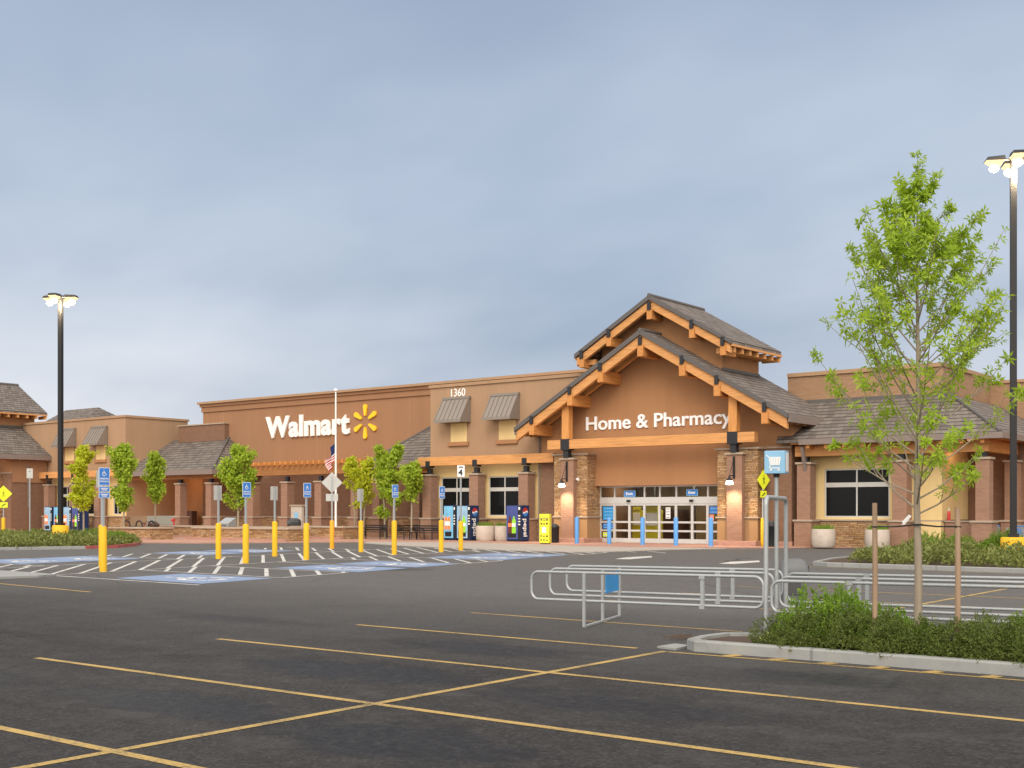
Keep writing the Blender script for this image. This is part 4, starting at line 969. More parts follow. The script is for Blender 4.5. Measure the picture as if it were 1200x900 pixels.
def bench(px, y, rz, lab):
    o = thing('bench', lab, 'bench', (XA(px,y),y,.06), rz, 'black sidewalk benches'); mb = MB()
    for k in range(4): mb.box(-.85,.85,-.22+k*.12,-.13+k*.12,.42,.45)
    mb.build('seat', M['black'], o); mb = MB()
    for k in range(3): mb.box(-.85,.85,.26,.29,.52+k*.13,.60+k*.13)
    mb.build('backrest', M['black'], o)
    for s in (-1, 1): MB().tube([(s*.88,-.3,0),(s*.88,-.27,.62),(s*.88,.2,.66),(s*.88,.28,.9)], .03, 6).tube([(s*.88,.3,0),(s*.88,.24,.64)], .03, 6).build('arm_frame', M['black'], o)
bench(437,52.6,R(0),'black bench left of the tall twin trees'); bench(497,52.8,R(0),'black bench left of the drink machines'); bench(481,52.8,R(90),'black bench turned sideways at the foot of the slim tree')
o = thing('bicycle_rack', 'dark bicycle rack with three looped hoops behind the left planter wall', 'bicycle rack', (XA(163,45.6),45.6,.06))
for k in range(3):
    x = -1.3+k*1.3; MB().tube([(x-.33,0,0),(x-.33,0,.75)]+[(x-.33*math.cos(R(q)),0,.75+.33*math.sin(R(q))) for q in range(20,180,20)]+[(x+.33,0,.75),(x+.33,0,0)], .04, 8).build('hoop', M['black'], o)
o = thing('bicycle', 'dark bicycle leaning at the right end of the bicycle rack', 'bicycle', (XA(171,46.1),46.1,.06), R(8))
for x in (-.5,.5): MB().tube([(x+.33*math.cos(R(q)),0,.33+.33*math.sin(R(q))) for q in range(0,360,20)], .022, 6, True).build('wheel', M['black'], o)
MB().tube([(-.5,0,.33),(-.15,0,.85),(.35,0,.88),(0,0,.3),(-.15,0,.85)], .02, 6).tube([(0,0,.3),(-.5,0,.33)], .018, 6).tube([(.5,0,.33),(.36,0,1.0)], .02, 6).build('frame', M['red'], o); MB().tube([(.3,-.25,1.02),(.38,0,1.0),(.3,.25,1.02)], .018, 6).build('handlebar', M['black'], o); MB().cbox(-.17,0,.92,.25,.12,.05).build('saddle', M['black'], o)
o = thing('fire_valve', 'red fire valve standing by the porch column at far left', 'fire valve', (XA(203.5,56.0),56.0,.06)); MB().tube([(0,0,0),(0,0,1.1)], .06, 10).build('pipe', M['red'], o); MB().tube([(-.18,-.05,1.0),(.18,-.05,1.0)], .09, 10).build('outlet', M['red'], o)
o = thing('fire_extinguisher', 'small red fire extinguisher on the low brick wall under the right arcade', 'extinguisher', (XA(1112,56.0),56.0,1.33)); MB().lathe([(.07,0),(.075,.04),(.075,.36),(.03,.44)], (0,0,0), 12).build('cylinder', M['red'], o, smooth=True); MB().lathe([(.02,.44),(.02,.6)], (0,0,0), 8).build('nozzle', M['white'], o)
# flag
xf, yf = XA(393.5,51.4), 51.4
o = thing('flagpole', 'tall slim white flagpole in front of the brown wall', 'flagpole', (xf,yf,.06)); MB().tube([(0,0,0),(0,0,4),(0,0,8.95)], [.075,.065,.045], 10).build('pole', M['white'], o, smooth=True); MB().lathe([(.02,0),(.12,.03),(.13,.10),(.06,.17)], (0,0,8.96), 12).build('finial', M['white'], o, smooth=True)
fl = MB(); nu, nv = 16, 13; V = []
for i in range(nu+1):
    for j in range(nv+1):
        u, v = i/nu, j/nv
        x = -.06-.62*u-.14*math.sin(v*5+u*7)*u; y = .16*math.sin(u*11+v*2.0)*min(1,u*3); z = 6.0-1.25*v*(1-.25*u)-1.2*u**1.1+.05*math.sin(v*9)*u
        V.append((x, y, z))
for i in range(nu):
    for j in range(nv):
        fl.cur = 2 if (i < nu*.42 and j < 7) else (0 if j % 2 == 0 else 1)
        a = i*(nv+1)+j; fl.add([V[a], V[a+1], V[a+nv+2], V[a+nv+1]], [[0,1,2,3]])
f = fl.build('flag', [M['flagr'], M['white'], M['flagb']], smooth=True); f.location = (xf,yf,.06); tag(f, 'striped red and white flag with blue corner hanging limp at half mast', 'flag')
so = f.modifiers.new('cloth', 'SOLIDIFY'); so.thickness = .006

# ------------------------------------------------------------------ lamp posts
def lamp_post(x, y, ztop, zped, rz, lab):
    o = thing('lamp_post', lab, 'lamp post', (x,y,0), rz, 'tall parking lot lamp posts')
    MB().lathe([(.42,0),(.42,zped-.03),(.39,zped)], (0,0,0), 24).build('pedestal', M['ypaint'], o, smooth=True)
    MB().box(-.11,.11,-.11,.11,zped+.05,ztop).build('pole', M['black'], o, bevel=.015); MB().cbox(0,0,zped+.06,.34,.34,.12).build('base_plate', M['black'], o)
    for k in range(4):
        a = R(90*k+8); c, s = math.cos(a), math.sin(a)
        def rt(p): return (p[0]*c-p[1]*s, p[0]*s+p[1]*c, p[2])
        hd = MB(); hd.tube([rt((.08,0,ztop-.12)), rt((.30,0,ztop-.10))], .04, 6)
        v = [(.28,-.22,0),(.95,-.22,0),(.95,.22,0),(.28,.22,0),(.32,-.18,.16),(.88,-.18,.12),(.88,.18,.12),(.32,.18,.16)]
        hd.add([rt((p[0],p[1],p[2]+ztop-.15)) for p in v], [[0,3,2,1],[4,5,6,7],[0,1,5,4],[1,2,6,5],[2,3,7,6],[3,0,4,7]]); h = hd.build('lamp_head', M['black'], o)
        if k == 0:
            l_ = bpy.data.lights.new('lamp_light', 'POINT'); l_.energy = 900; l_.color = (1,.78,.48); l_.shadow_soft_size = .3; lq = bpy.data.objects.new('lamp_light', l_); C.objects.link(lq); lq.parent = o; lq.location = (.25,-.35,ztop-.62)
        ln = MB(); prof = [(.34,-.20),(.93,-.20),(.93,.20),(.34,.20)]
        ln.add([rt((p[0],p[1],ztop-.155)) for p in prof]+[rt((.5+(p[0]-.5)*.6,p[1]*.6,ztop-.30)) for p in prof], [[0,3,2,1],[4,5,6,7],[0,1,5,4],[1,2,6,5],[2,3,7,6],[3,0,4,7]]); ln.build('lens', M['lamp'], h); q = rt((.64,0,ztop-.40)); MB().lathe([(.02,-.14),(.12,-.09),(.17,0),(.12,.09),(.02,.14)], q, 12).build('bulb', M['bulb'], h, smooth=True)
dl = 64.5; u = (71-600)/F; lamp_post(dl*(-S_+C_*u), dl*(C_+S_*u), H+(HZ-346)*dl/F, 1.0, R(20), 'black lamp post with four lit heads in the far left shrub bed')
dr = 42.0; u = (1187.5-600)/F; lamp_post(dr*(-S_+C_*u), dr*(C_+S_*u), H+(HZ-183)*dr/F, .86, R(20), 'black lamp post with four lit heads at the right edge behind the young tree')

# ------------------------------------------------------------------ trees
def leaf_tri(mb, p, d, n, l, w):            # one folded leaf
    s = d.cross(n); s = s.normalized()*w if s.length > 1e-6 else Vector((w,0,0))
    m = p+d*l*.45
    mb.add([p, m+s+n*w*.3, p+d*l, m-s+n*w*.3], [[0,1,2],[0,2,3]])
def rvec(r):
    while True:
        v = Vector((r.uniform(-1,1), r.uniform(-1,1), r.uniform(-1,1)))
        if .05 < v.length < 1: return v.normalized()
def facade_tree(seed, h, w, trunk, kind, n=1500, stems=1):
    r = random.Random(seed); tb = MB(); lb = MB()
    tips = []
    for s in range(stems):
        ox = (s-(stems-1)/2)*w*.55; lean = ox*.5
        top = Vector((ox+lean, 0, h*.96)); pts = [Vector((ox*.6,0,0)), Vector((ox*.7+r.uniform(-.04,.04), r.uniform(-.04,.04), h*.35)), Vector((ox+r.uniform(-.08,.08), r.uniform(-.08,.08), h*.7)), top]
        tb.tube(pts, [.065,.05,.03,.008], 7)
        nb = 34 if stems == 1 else 24
        for k in range(nb):
            t = r.uniform(0, 1)**.85; z = trunk+(h*.93-trunk)*t; f = (z/h)
            c = pts[1].lerp(pts[2], (f-.35)/.35) if f < .7 else pts[2].lerp(pts[3], (f-.7)/.3)
            env = w*.5*(math.sin(math.pi*min(1, .16+.80*t))**.75)*(1 if stems == 1 else .62)
            a = r.uniform(0, 6.283); L = env*r.uniform(.55,1.05)
            e = c+Vector((math.cos(a)*L, math.sin(a)*L, L*r.uniform(.8,1.6)))
            if e.z > h: e.z = h-r.random()*.2
            m = c.lerp(e, .5)+Vector((0,0,-.03)); tb.tube([c, m, e], [.016,.011,.004], 5); tips.append((c, m, e))
    per = max(8, int(n*2.1)//len(tips))
    for c, m, e in tips:
        for k in range(per):
            t = r.random()**.6; p = (c.lerp(m, t*2) if t < .5 else m.lerp(e, t*2-1)) + rvec(r)*r.uniform(0,.30)
            d = (rvec(r)+Vector((0,0,-.25))).normalized(); leaf_tri(lb, p, d, rvec(r), r.uniform(.14,.24), r.uniform(.055,.095))
    return tb, lb
GT = 'young street trees along the storefront'
def plant_tree(x, y, z, seed, h, w, trunk, kind, n, lab, stems=1):
    o = thing('young_tree', lab, 'tree', (x,y,z), 0, GT); tb, lb = facade_tree(seed, h, w, trunk, kind, n, stems)
    tb.build('trunk', M['palebark'], o, smooth=True); lb.build('crown', M[kind], o); return o
def ftree(px, y, z, ytop, wpx, ybot, seed, kind, n, lab, stems=1):
    u = (px-600)/F; d = y/(C_+S_*u); h = H-z+(HZ-ytop)*d/F; w = wpx*d/F; tr = H-z+(HZ-ybot)*d/F
    plant_tree(XA(px,y), y, z, seed, h, w, max(.6,tr), kind, n, lab, stems)
ftree(98,43.5,.3,520,42,604,11,'leafy',2300,'yellow-green young tree at far left behind the lamp post bed')
ftree(145,44.0,.6,516,38,600,12,'leafg',2300,'tall narrow green tree in the short left planter, right of the yellow-green one')
ftree(182,46.4,.06,526,26,588,13,'leafg',1900,'slim columnar green tree standing before the tan side wall')
ftree(279,46.4,.7,521,46,600,14,'leafg',2600,'round bushy green tree in the low stone planter in front of the hipped porch')
ftree(421,53.6,.06,531,40,596,15,'leafy',1700,'forked open young tree left of the emblem just right of the flagpole', 2)
ftree(456,53.0,.06,514,40,606,16,'leafg',2400,'tallest twin topped green tree before the tiled half roof', 2)
ftree(482,53.0,.06,540,30,590,17,'leafg',1700,'smaller slim green tree left of the street number wing')

# foreground young tree
tx, ty = XA(1075,14.4), 14.4
def young_tree():
    r = random.Random(41); o = thing('young_tree', 'nearest tall open young tree with bright palmate leaves tied between two stakes', 'tree', (tx,ty,.10), 0, None)
    h = 6.1; tb = MB(); lb = MB()
    T = [Vector((.0,0,0)), Vector((.015,.0,.9)), Vector((-.01,.01,1.8)), Vector((.015,0,3.0)), Vector((-.005,.01,4.3)), Vector((.0,0,5.4)), Vector((.0,0,5.94))]
    tb.tube(T, [.055,.047,.038,.028,.017,.009,.003], 12)
    def on(z):
        for a, b in zip(T, T[1:]):
            if a.z <= z <= b.z: return a.lerp(b, (z-a.z)/(b.z-a.z))
        return T[-1].copy()
    def cluster(p, out):
        n = r.choice((5,6,7,7)); ax = (out*.6+rvec(r)*.6+Vector((0,0,.45))).normalized(); q = ax.orthogonal().normalized(); q2 = ax.cross(q); a0 = r.uniform(0,6.28); sz = r.uniform(.65,1.2)
        for k in range(n):
            a = a0+6.283*k/n+r.uniform(-.25,.25); d = (q*math.cos(a)+q2*math.sin(a)+ax*r.uniform(-.15,.5)); d.z -= .12; d.normalize()
            leaf_tri(lb, p+d*.008, d, (ax+rvec(r)*.3).normalized(), r.uniform(.07,.108)*sz, r.uniform(.012,.018)*sz)
    ENV = [(1.75,.75),(2.1,.95),(2.6,1.20),(3.2,1.22),(3.8,1.08),(4.4,.98),(5.0,.78),(5.5,.48),(6.0,.14)]
    def env(z):
        for (a, b), (c, d) in zip(ENV, ENV[1:]):
            if a <= z <= c: return b+(d-b)*(z-a)/(c-a)
        return .1
    nb = 66
    for k in range(nb):
        t = (k+.5)/nb; z0 = 1.62+(5.5-1.62)*t; a = k*2.39996+r.uniform(-.35,.35)
        c = on(z0); low = z0 < 2.4
        rise = r.uniform(.55,1.0) if low else r.uniform(.85,1.6)
        L = env(min(5.9, z0+.55*rise))*r.uniform(.72,1.06)
        if z0 > 4.6: L = max(L, .22)*r.uniform(.75,1.12)
        dh = Vector((math.cos(a), math.sin(a), 0)); e = c+dh*L+Vector((0,0,L*rise))
        e.z = min(e.z, 6.02-.98*math.hypot(e.x,e.y)-r.random()*.15) if e.z > 4.6 else e.z
        if e.z < c.z+.1: e.z = c.z+.1
        m1 = c+dh*L*.35+Vector((0,0,(e.z-c.z)*.25)); m2 = c+dh*L*.72+Vector((0,0,(e.z-c.z)*.62)); r0 = .0095*(1.15-t*.6)+.0025
        path = [c, m1, m2, e]; tb.tube(path, [r0, r0*.75, r0*.5, .0025], 6)
        subs = [(path, L)]
        for q in range(r.choice((2,3,3)) if L > .5 else r.choice((1,2))):
            f = r.uniform(.35,.85); s0 = m1.lerp(m2, (f-.35)/.5) if f < .85 else m2; aa = a+r.choice((-1,1))*r.uniform(.4,1.0); l2 = L*r.uniform(.25,.45)
            s2 = s0+Vector((math.cos(aa)*l2, math.sin(aa)*l2, l2*r.uniform(.6,1.3))); sm = s0.lerp(s2,.5)+Vector((0,0,-.015)); tb.tube([s0, sm, s2], [.0055,.004,.002], 5); subs.append(([s0, sm, s2], l2))
        for pth, ll in subs:
            dens = .78 if z0 < 2.9 else (1.05 if z0 < 4.0 else 1.7)
            nn = max(3, int((ll*9+3)*dens))
            for q in range(nn):
                f = (.30 if z0 > 2.6 else .5)+r.random()*.70 if True else 0
                f = min(1, f); seg = f*(len(pth)-1); i = min(len(pth)-2, int(seg)); p = pth[i].lerp(pth[i+1], seg-i)+rvec(r)*r.uniform(.0,.055); cluster(p, dh)
            cluster(pth[-1], dh)
    for q in range(26):
        z = 5.4+.54*r.random()**.7; cluster(on(z)+rvec(r)*.06, Vector((0,0,1)))
    tb.build('trunk', M['palebark'], o, smooth=True); lb.build('crown', M['leaf'], o)
young_tree()
for px, ztop, lab in ((1025,1.80,'rough wooden stake left of the nearest young tree'),(1122,1.74,'rough wooden stake right of the nearest young tree')):
    o = MB().tube([(0,0,0),(.005,.004,.9),(0,0,ztop)], [.032,.034,.031], 10).build('tree_stake', M['stake'], smooth=True); o.location = (XA(px,14.35),14.35,.09); tag(o, lab, 'stake', 'stakes of the young tree')
sa, sb = Vector((XA(1025,14.35),14.35,1.60)), Vector((XA(1122,14.35),14.35,1.61)); st = Vector((tx,ty,1.63))
for a, lab in ((sa,'dark strap from the left stake to the young tree'),(sb,'dark strap from the right stake to the young tree')):
    mb = MB(); d = (a-st).normalized(); n = Vector((-d.y,d.x,0)).normalized()
    loop = [st-d*.055+n*.0, st+n*.058, st.lerp(a,.5)+n*.012+Vector((0,0,-.012)), a+n*.036, a+d*.038, a-n*.036, st.lerp(a,.5)-n*.012+Vector((0,0,-.012)), st-n*.058]
    mb.tube([p for p in loop], .009, 6, True); o = mb.build('tie_strap', M['black']); tag(o, lab, 'strap', 'straps of the young tree')
o = MB().prism([(tx-.05,ty-.06,1.73),(tx-.08,ty-.065,1.75),(tx-.16,ty-.08,1.66),(tx-.145,ty-.08,1.645),(tx-.165,ty-.08,1.625),(tx-.125,ty-.075,1.63)], (0,.004,0)).build('ribbon', M['tread']); tag(o, 'white ribbon tied round the nearest young tree below the straps', 'ribbon')

# ------------------------------------------------------------------ shrubs and ground cover
def shrub_mesh(seed, rx, ry, h, n, l, w, up=.5, rough=.25, feather=True):
    r = random.Random(seed); mb = MB()
    ph = [r.uniform(0,6.28) for _ in range(6)]
    def rad(a, e): return 1+rough*(math.sin(3*a+ph[0])*.5+math.sin(5*a+ph[1]+2*e)*.35+math.sin(7*a+ph[2]-3*e)*.25)
    stems = n//7
    for k in range(stems):
        a = r.uniform(0,6.283); e = math.asin(r.random()**.8) if r.random() < .8 else r.uniform(0,.5)
        q = rad(a, e)*(r.uniform(.62,1.0)**.5)
        p = Vector((math.cos(a)*math.cos(e)*rx*q, math.sin(a)*math.cos(e)*ry*q, max(.02, math.sin(e)*h*q)))
        d = (Vector((p.x/rx, p.y/ry, p.z/h*.8+up))+rvec(r)*.55).normalized(); L = l*r.uniform(1.2,2.6)
        for j in range(7):
            t = j/6; b = p+d*L*t; s = (d*.7+rvec(r)*.85).normalized(); leaf_tri(mb, b, s, rvec(r), l*r.uniform(.6,1.1), w)
    return mb
def mk_shrub(name, mesh, mat): return mesh.build(name, mat)
def pline(a, b, t): return (a[0]+(b[0]-a[0])*t, a[1]+(b[1]-a[1])*t)
protoA = shrub_mesh(1, .62, .55, .46, 11000, .036, .0085, .12, .3).build('shrub', M['juni'])
protoB = shrub_mesh(2, .60, .52, .54, 10000, .036, .012, .45, .3).build('shrub', M['junib'])
protoC = shrub_mesh(3, .62, .55, .42, 11000, .036, .0085, .12, .42).build('shrub', M['juni'])
# nearest bed
near = [('C',-6.62,14.26,.78,.85,'low dark shrub at the left tip of the nearest bed'),('B',-6.12,14.5,1.05,.92,'bright green upright shrub near the left end of the nearest bed'),('A',-6.15,14.14,.9,.8,'dark spreading shrub in front of the bright green one in the nearest bed'),
 ('A',-5.62,14.18,.95,.8,'dark spreading shrub just left of the left stake'),('B',-5.55,14.6,.85,.8,'green shrub behind the left stake'),('C',-5.1,14.12,.9,.75,'low dark shrub at the foot of the nearest tree'),('B',-4.92,14.25,.5,1.05,'narrow upright light green shrub at the foot of the nearest tree'),
 ('A',-4.55,14.14,.9,.75,'dark spreading shrub below the right stake'),('C',-4.05,14.25,.95,.85,'low dark shrub right of the right stake'),('B',-3.68,14.55,.75,1.0,'bright green upright shrub near the right edge of the nearest bed'),('A',-3.5,14.2,.95,.85,'dark spreading shrub at the right edge of the nearest bed'),('C',-2.9,14.2,1.05,.95,'low dark shrub just past the right edge of the nearest bed'),
 ('A',-2.2,14.25,1.0,.9,'first dark shrub beyond the right edge of the nearest bed'),('B',-1.4,14.45,.95,1.0,'bright shrub beyond the right edge of the nearest bed'),('C',-.6,14.3,1.1,.9,'second dark shrub beyond the right edge of the nearest bed'),('A',.5,14.4,1.1,.9,'third dark shrub beyond the right edge of the nearest bed')]
first = {}
for kd, x, y, s, sz, lab in near:
    src = {'A': protoA, 'B': protoB, 'C': protoC}[kd]
    o = src if kd not in first else src.copy()
    if kd in first: C.objects.link(o)
    first[kd] = 1; o.location = (x,y+.09,.09); o.scale = (s*.97,s*.90,s*sz*1.2); o.rotation_euler = (0,0,rnd.uniform(0,6.28)); tag(o, lab, 'shrub', 'shrubs in the nearest bed')
def bed_shrub(x, y, s, sz, lab, grp, kd='B'):
    src = {'A': protoA, 'B': protoB, 'C': protoC}[kd]; o = src.copy(); C.objects.link(o); o.location = (x,y,.1); o.scale = (s,s,s*sz); o.rotation_euler = (0,0,rnd.uniform(0,6.28)); tag(o, lab, 'shrub', grp)
def cover(name, pts, n, hgt, seed, lab, l=.12, w=.03, inset=.5):
    r = random.Random(seed); P_ = [Vector(p) for p in pts]; mb = MB(); xs = [p.x for p in P_]; ys = [p.y for p in P_]; nn = len(P_)
    def inside(x, y):
        c = False
        for i in range(nn):
            a, b = P_[i], P_[i-1]
            if (a.y > y) != (b.y > y) and x < (b.x-a.x)*(y-a.y)/(b.y-a.y)+a.x: c = not c
        return c
    def dist(x, y):
        q = Vector((x,y)); m = 9
        for i in range(nn):
            a, b = P_[i], P_[i-1]; t = max(0, min(1, (q-a).dot(b-a)/max(1e-6,(b-a).length_squared))); m = min(m, (q-(a+(b-a)*t)).length)
        return m
    k = 0; tries = 0
    while k < n and tries < n*20:
        tries += 1
        x, y = r.uniform(min(xs),max(xs)), r.uniform(min(ys),max(ys))
        if not inside(x, y): continue
        dd = dist(x, y)
        if dd < inset*.4: continue
        e = min(1, (dd-.15)/.9); hh = hgt*(.45+.55*e)*(.72+.28*math.sin(x*1.7+y*.9)+.22*math.sin(x*3.1-y*2.3)+.18*math.sin(y*4.1+x))
        z = .1+max(.05, hh)*r.random()**.45; d = (rvec(r)+Vector((0,0,.6))).normalized()
        for j in range(3): leaf_tri(mb, Vector((x,y,z))+d*l*.6*j, (d+rvec(r)*.8).normalized(), rvec(r), l*r.uniform(.7,1.3), w)
        k += 1
    o = mb.build(name, M['cover']); return tag(o, lab, 'ground cover', None, 'stuff')
cover('ground_cover', [(-6.9,13.8),(2,14.0),(2,15.1),(-6.8,14.8)], 10500, .20, 5, 'thin dark juniper ground cover between the shrubs of the nearest bed', .05, .011, .25)
mid = [(-14.7,36.8),(3,35.8),(3,46.5),(-15.4,46.5),(-16.3,43.5),(-16.0,40),(-15.3,37.3)]
cover('ground_cover', mid, 15500, .48, 6, 'dark green juniper ground cover filling the bed below the right lamp post', .14, .034)
for x, y, s, lab in ((-14.6,43.4,1.35,'green shrub at the left end of the bed by the right window'),(-13.9,44.6,1.25,'green shrub behind the left stake in the middle bed'),(-12.9,45.4,1.05,'small green shrub right behind the nearest tree trunk in the middle bed'),(-12.3,44.9,1.5,'largest rounded green shrub between the trunk and the right stake in the middle bed'),(-13.35,46.1,.85,'smallest green shrub at the back of the middle bed')):
    d_ = math.hypot(x,y); bed_shrub(x, y, s, 1.05, lab, 'shrubs in the middle bed')
cover('ground_cover', [(p[0]*.995-.1, p[1]) for p in li], 9000, .34, 8, 'olive green ground cover filling the far left bed', .17, .045)
for px, y, s, lab in ((40,38.5,1.05,'rounded green shrub behind the plain sign post in the far left bed'),(84,38.0,1.05,'rounded green shrub right of the yellow lamp base in the far left bed'),(110,37.6,1.2,'rounded green shrub left of the nearest blue-signed bollard in the far left bed'),(138,36.2,1.1,'dark green shrub at the right tip of the far left bed'),(8,38.5,.95,'low green shrub at the far left edge of the far left bed')):
    bed_shrub(XA(px,y), y, s, .95, lab, 'shrubs in the far left bed')

# ------------------------------------------------------------------ cart corral
ZTOP, ZBOT, RT = .83, .40, .0215
def corral(x0, x1, lab, frames, brackets, grp='cart corral rails'):
    o = thing('cart_corral', lab, 'cart corral', (x0,15.3,0), 0, grp)
    for k in range(3):
        y = .97*k; a = -.34*k; b = x1-x0-.31*k; r = .13; pts = []
        for cx, cz, q0 in ((a+r,ZBOT+r,180),(b-r,ZBOT+r,270),(b-r,ZTOP-r,0),(a+r,ZTOP-r,90)):
            for i in range(7): q = R(q0+15*i); pts.append((cx+r*math.cos(q), y, cz+r*math.sin(q)+.012*(cx-a)))
        MB().tube(pts, RT, 10, True).build('rail', M['galv'], o, smooth=True)
    for f in frames:
        mb = MB(); fx = lambda k: f-.30*k
        for k in range(3):
            y = .97*k-.035; mb.bar((fx(k),y,.02),(fx(k),y,ZTOP+.0),.045,.03)
        mb.bar((fx(0),-.035,.02),(fx(2),.97*2-.035,.02),.05,.03); mb.build('foot_frame', M['galv'], o)
    for f in brackets:
        for k in range(3):
            y = .97*k; x = f-.26*k; mb = MB(); mb.bar((x,y,ZBOT+.03),(x,y,ZTOP+.02),.055,.035); mb.cbox(x,y,ZTOP+.01,.09,.06,.05); mb.cbox(x,y,ZBOT+.02,.08,.06,.06); mb.build('upright', M['galv'], o)
    return o
c1 = corral(-11.42, -7.42, 'left galvanised cart corral rails on the open asphalt', [1.03], [3.05])
mb = MB(); mb.bar((.73-.02,1.10,.57),(.47,1.86,.57),.30,.012,(0,0,1)) if False else None
p0, p1 = Vector((.73+.02,.97,.0)), Vector((.46,1.86,0)); d = p1-p0
MB().prism([Vector((p0.x,p0.y-.0,.46))+d*.04, Vector((p0.x,p0.y,.46))+d*.9, Vector((p0.x,p0.y,.78))+d*.9, Vector((p0.x,p0.y,.78))+d*.04], (.012,.004,0)).build('sign_panel', M['cyan'], c1)
corral(-7.30, -2.6, 'right galvanised cart corral rails behind the nearest shrub bed', [], [1.12, 3.75])
# sign frame of the corral
A_, B_ = Vector((XA(897.7,15.3),15.3,0)), Vector((XA(921,17.1),17.1,0)); mid_ = (A_+B_)/2
o = thing('corral_sign', 'tall inverted U frame and pole carrying a pale blue box sign with a white cart', 'sign', (mid_.x,mid_.y,0))
pa, pb = A_-mid_, B_-mid_; zt_ = 1.98; dd = (pb-pa).normalized(); pts = [pa, pa+Vector((0,0,zt_-.12))]
for q in range(15, 91, 15): pts.append(pa+dd*.12*(1-math.cos(R(q)))+Vector((0,0,zt_-.12+.12*math.sin(R(q)))))
for q in range(75, -1, -15): pts.append(pb-dd*.12*(1-math.cos(R(q)))+Vector((0,0,zt_-.12+.12*math.sin(R(q)))))
pts += [pb]; MB().tube(pts, .033, 10).build('frame', M['galv'], o, smooth=True)
MB().tube([(0,0,0),(0,0,2.28)], .030, 10).build('pole', M['galv'], o, smooth=True); MB().cyl((0,0,2.28), .045, .05).build('socket', M['black'], o)
bx = MB().box(-.15,.15,-.12,.12,2.33,2.66).build('sign_box', M['skyblue'], o, bevel=.01); bx.rotation_euler = (0,0,R(12))
mb = MB(); fy = -.123
def fr(p): return (p[0], fy, p[1])
mb.prism([fr((-.085,2.57)),fr((.095,2.57)),fr((.075,2.45)),fr((-.065,2.45))], (0,-.004,0)); 
for a, b in (((-.085,2.57),(-.12,2.60)),((-.065,2.45),(-.07,2.41)),((-.07,2.41),(.08,2.41))): mb.bar(fr(a), fr(b), .014, .004, (0,1,0))
for x in (-.05,.06): mb.prism([fr((x+.016*math.cos(R(q)),2.385+.016*math.sin(R(q)))) for q in range(0,360,45)], (0,-.004,0))
q = mb.build('cart_symbol', M['white'], o); q.rotation_euler = (0,0,R(12))
mb = MB()
for i in range(4): x = -.055+i*.037; mb.bar(fr((x,2.46)),fr((x-.004+i*.002,2.56)),.004,.0102,(0,1,0))
for zz in (2.485,2.515,2.545): mb.bar(fr((-.07,zz)),fr((.083,zz)),.0104,.004,(0,1,0))
q = mb.build('cart_mesh_lines', M['skyblue'], o); q.rotation_euler = (0,0,R(12))
MB().box(.153,.158,-.08,.08,2.36,2.63).build('side_panel', M['white'], o).rotation_euler = (0,0,R(12))
# grey bin behind the corral
x, y = G(930,704)
o = thing('litter_bin', 'grey plastic hooded litter bin standing behind the cart corral', 'bin', (x,y,0), R(30))
mb = MB(); prof = [(.25,.0),(.26,.04),(.27,.50),(.275,.52),(.28,.56)]
def rb(s, z, r=.06): return [(sx*(s-r)+r*math.cos(R(a)), sy*(s-r)+r*math.sin(R(a)), z) for sx, sy, a0 in ((1,1,0),(-1,1,90),(-1,-1,180),(1,-1,270)) for a in range(a0, a0+91, 30)]
def loft(secs):
    mb = MB(); n = len(secs[0]); vs = [p for s in secs for p in s]; fs = []
    for i in range(len(secs)-1):
        for k in range(n): k2 = (k+1) % n; fs.append([i*n+k, i*n+k2, (i+1)*n+k2, (i+1)*n+k])
    fs += [list(range(n))[::-1], [(len(secs)-1)*n+k for k in range(n)]]; return mb.add(vs, fs)
loft([rb(.23,0),rb(.25,.5),rb(.25,.52)]).build('body', M['plastic'], o, smooth=True); loft([rb(.275,.522),rb(.275,.60),rb(.26,.70,.08),rb(.21,.79,.09),rb(.13,.835,.08)]).build('hood', M['plastic'], o, smooth=True)
MB().box(.262,.282,-.17,.17,.58,.70).build('opening', M['black'], o); MB().box(-.12,.12,-.262,-.2505,.14,.40).build('side_panel', M['dplastic'], o)
# debris by the kerb nose
mb = MB(); rr = random.Random(4)
for k in range(160):
    x = -8.25+rr.gauss(0,.28); y = 14.75+rr.gauss(0,.12); s = rr.uniform(.008,.028); mb.add([(x-s,y-s*.6,.03),(x+s,y-s*.3,.032),(x+s*.4,y+s,.03),(x,y,.03+s)], [[0,1,3],[1,2,3],[2,0,3],[0,2,1]])
tag(mb.build('kerb_debris', M['soil']), 'dark leaf and grit debris swept against the tip of the nearest kerb', 'debris', None, 'stuff')

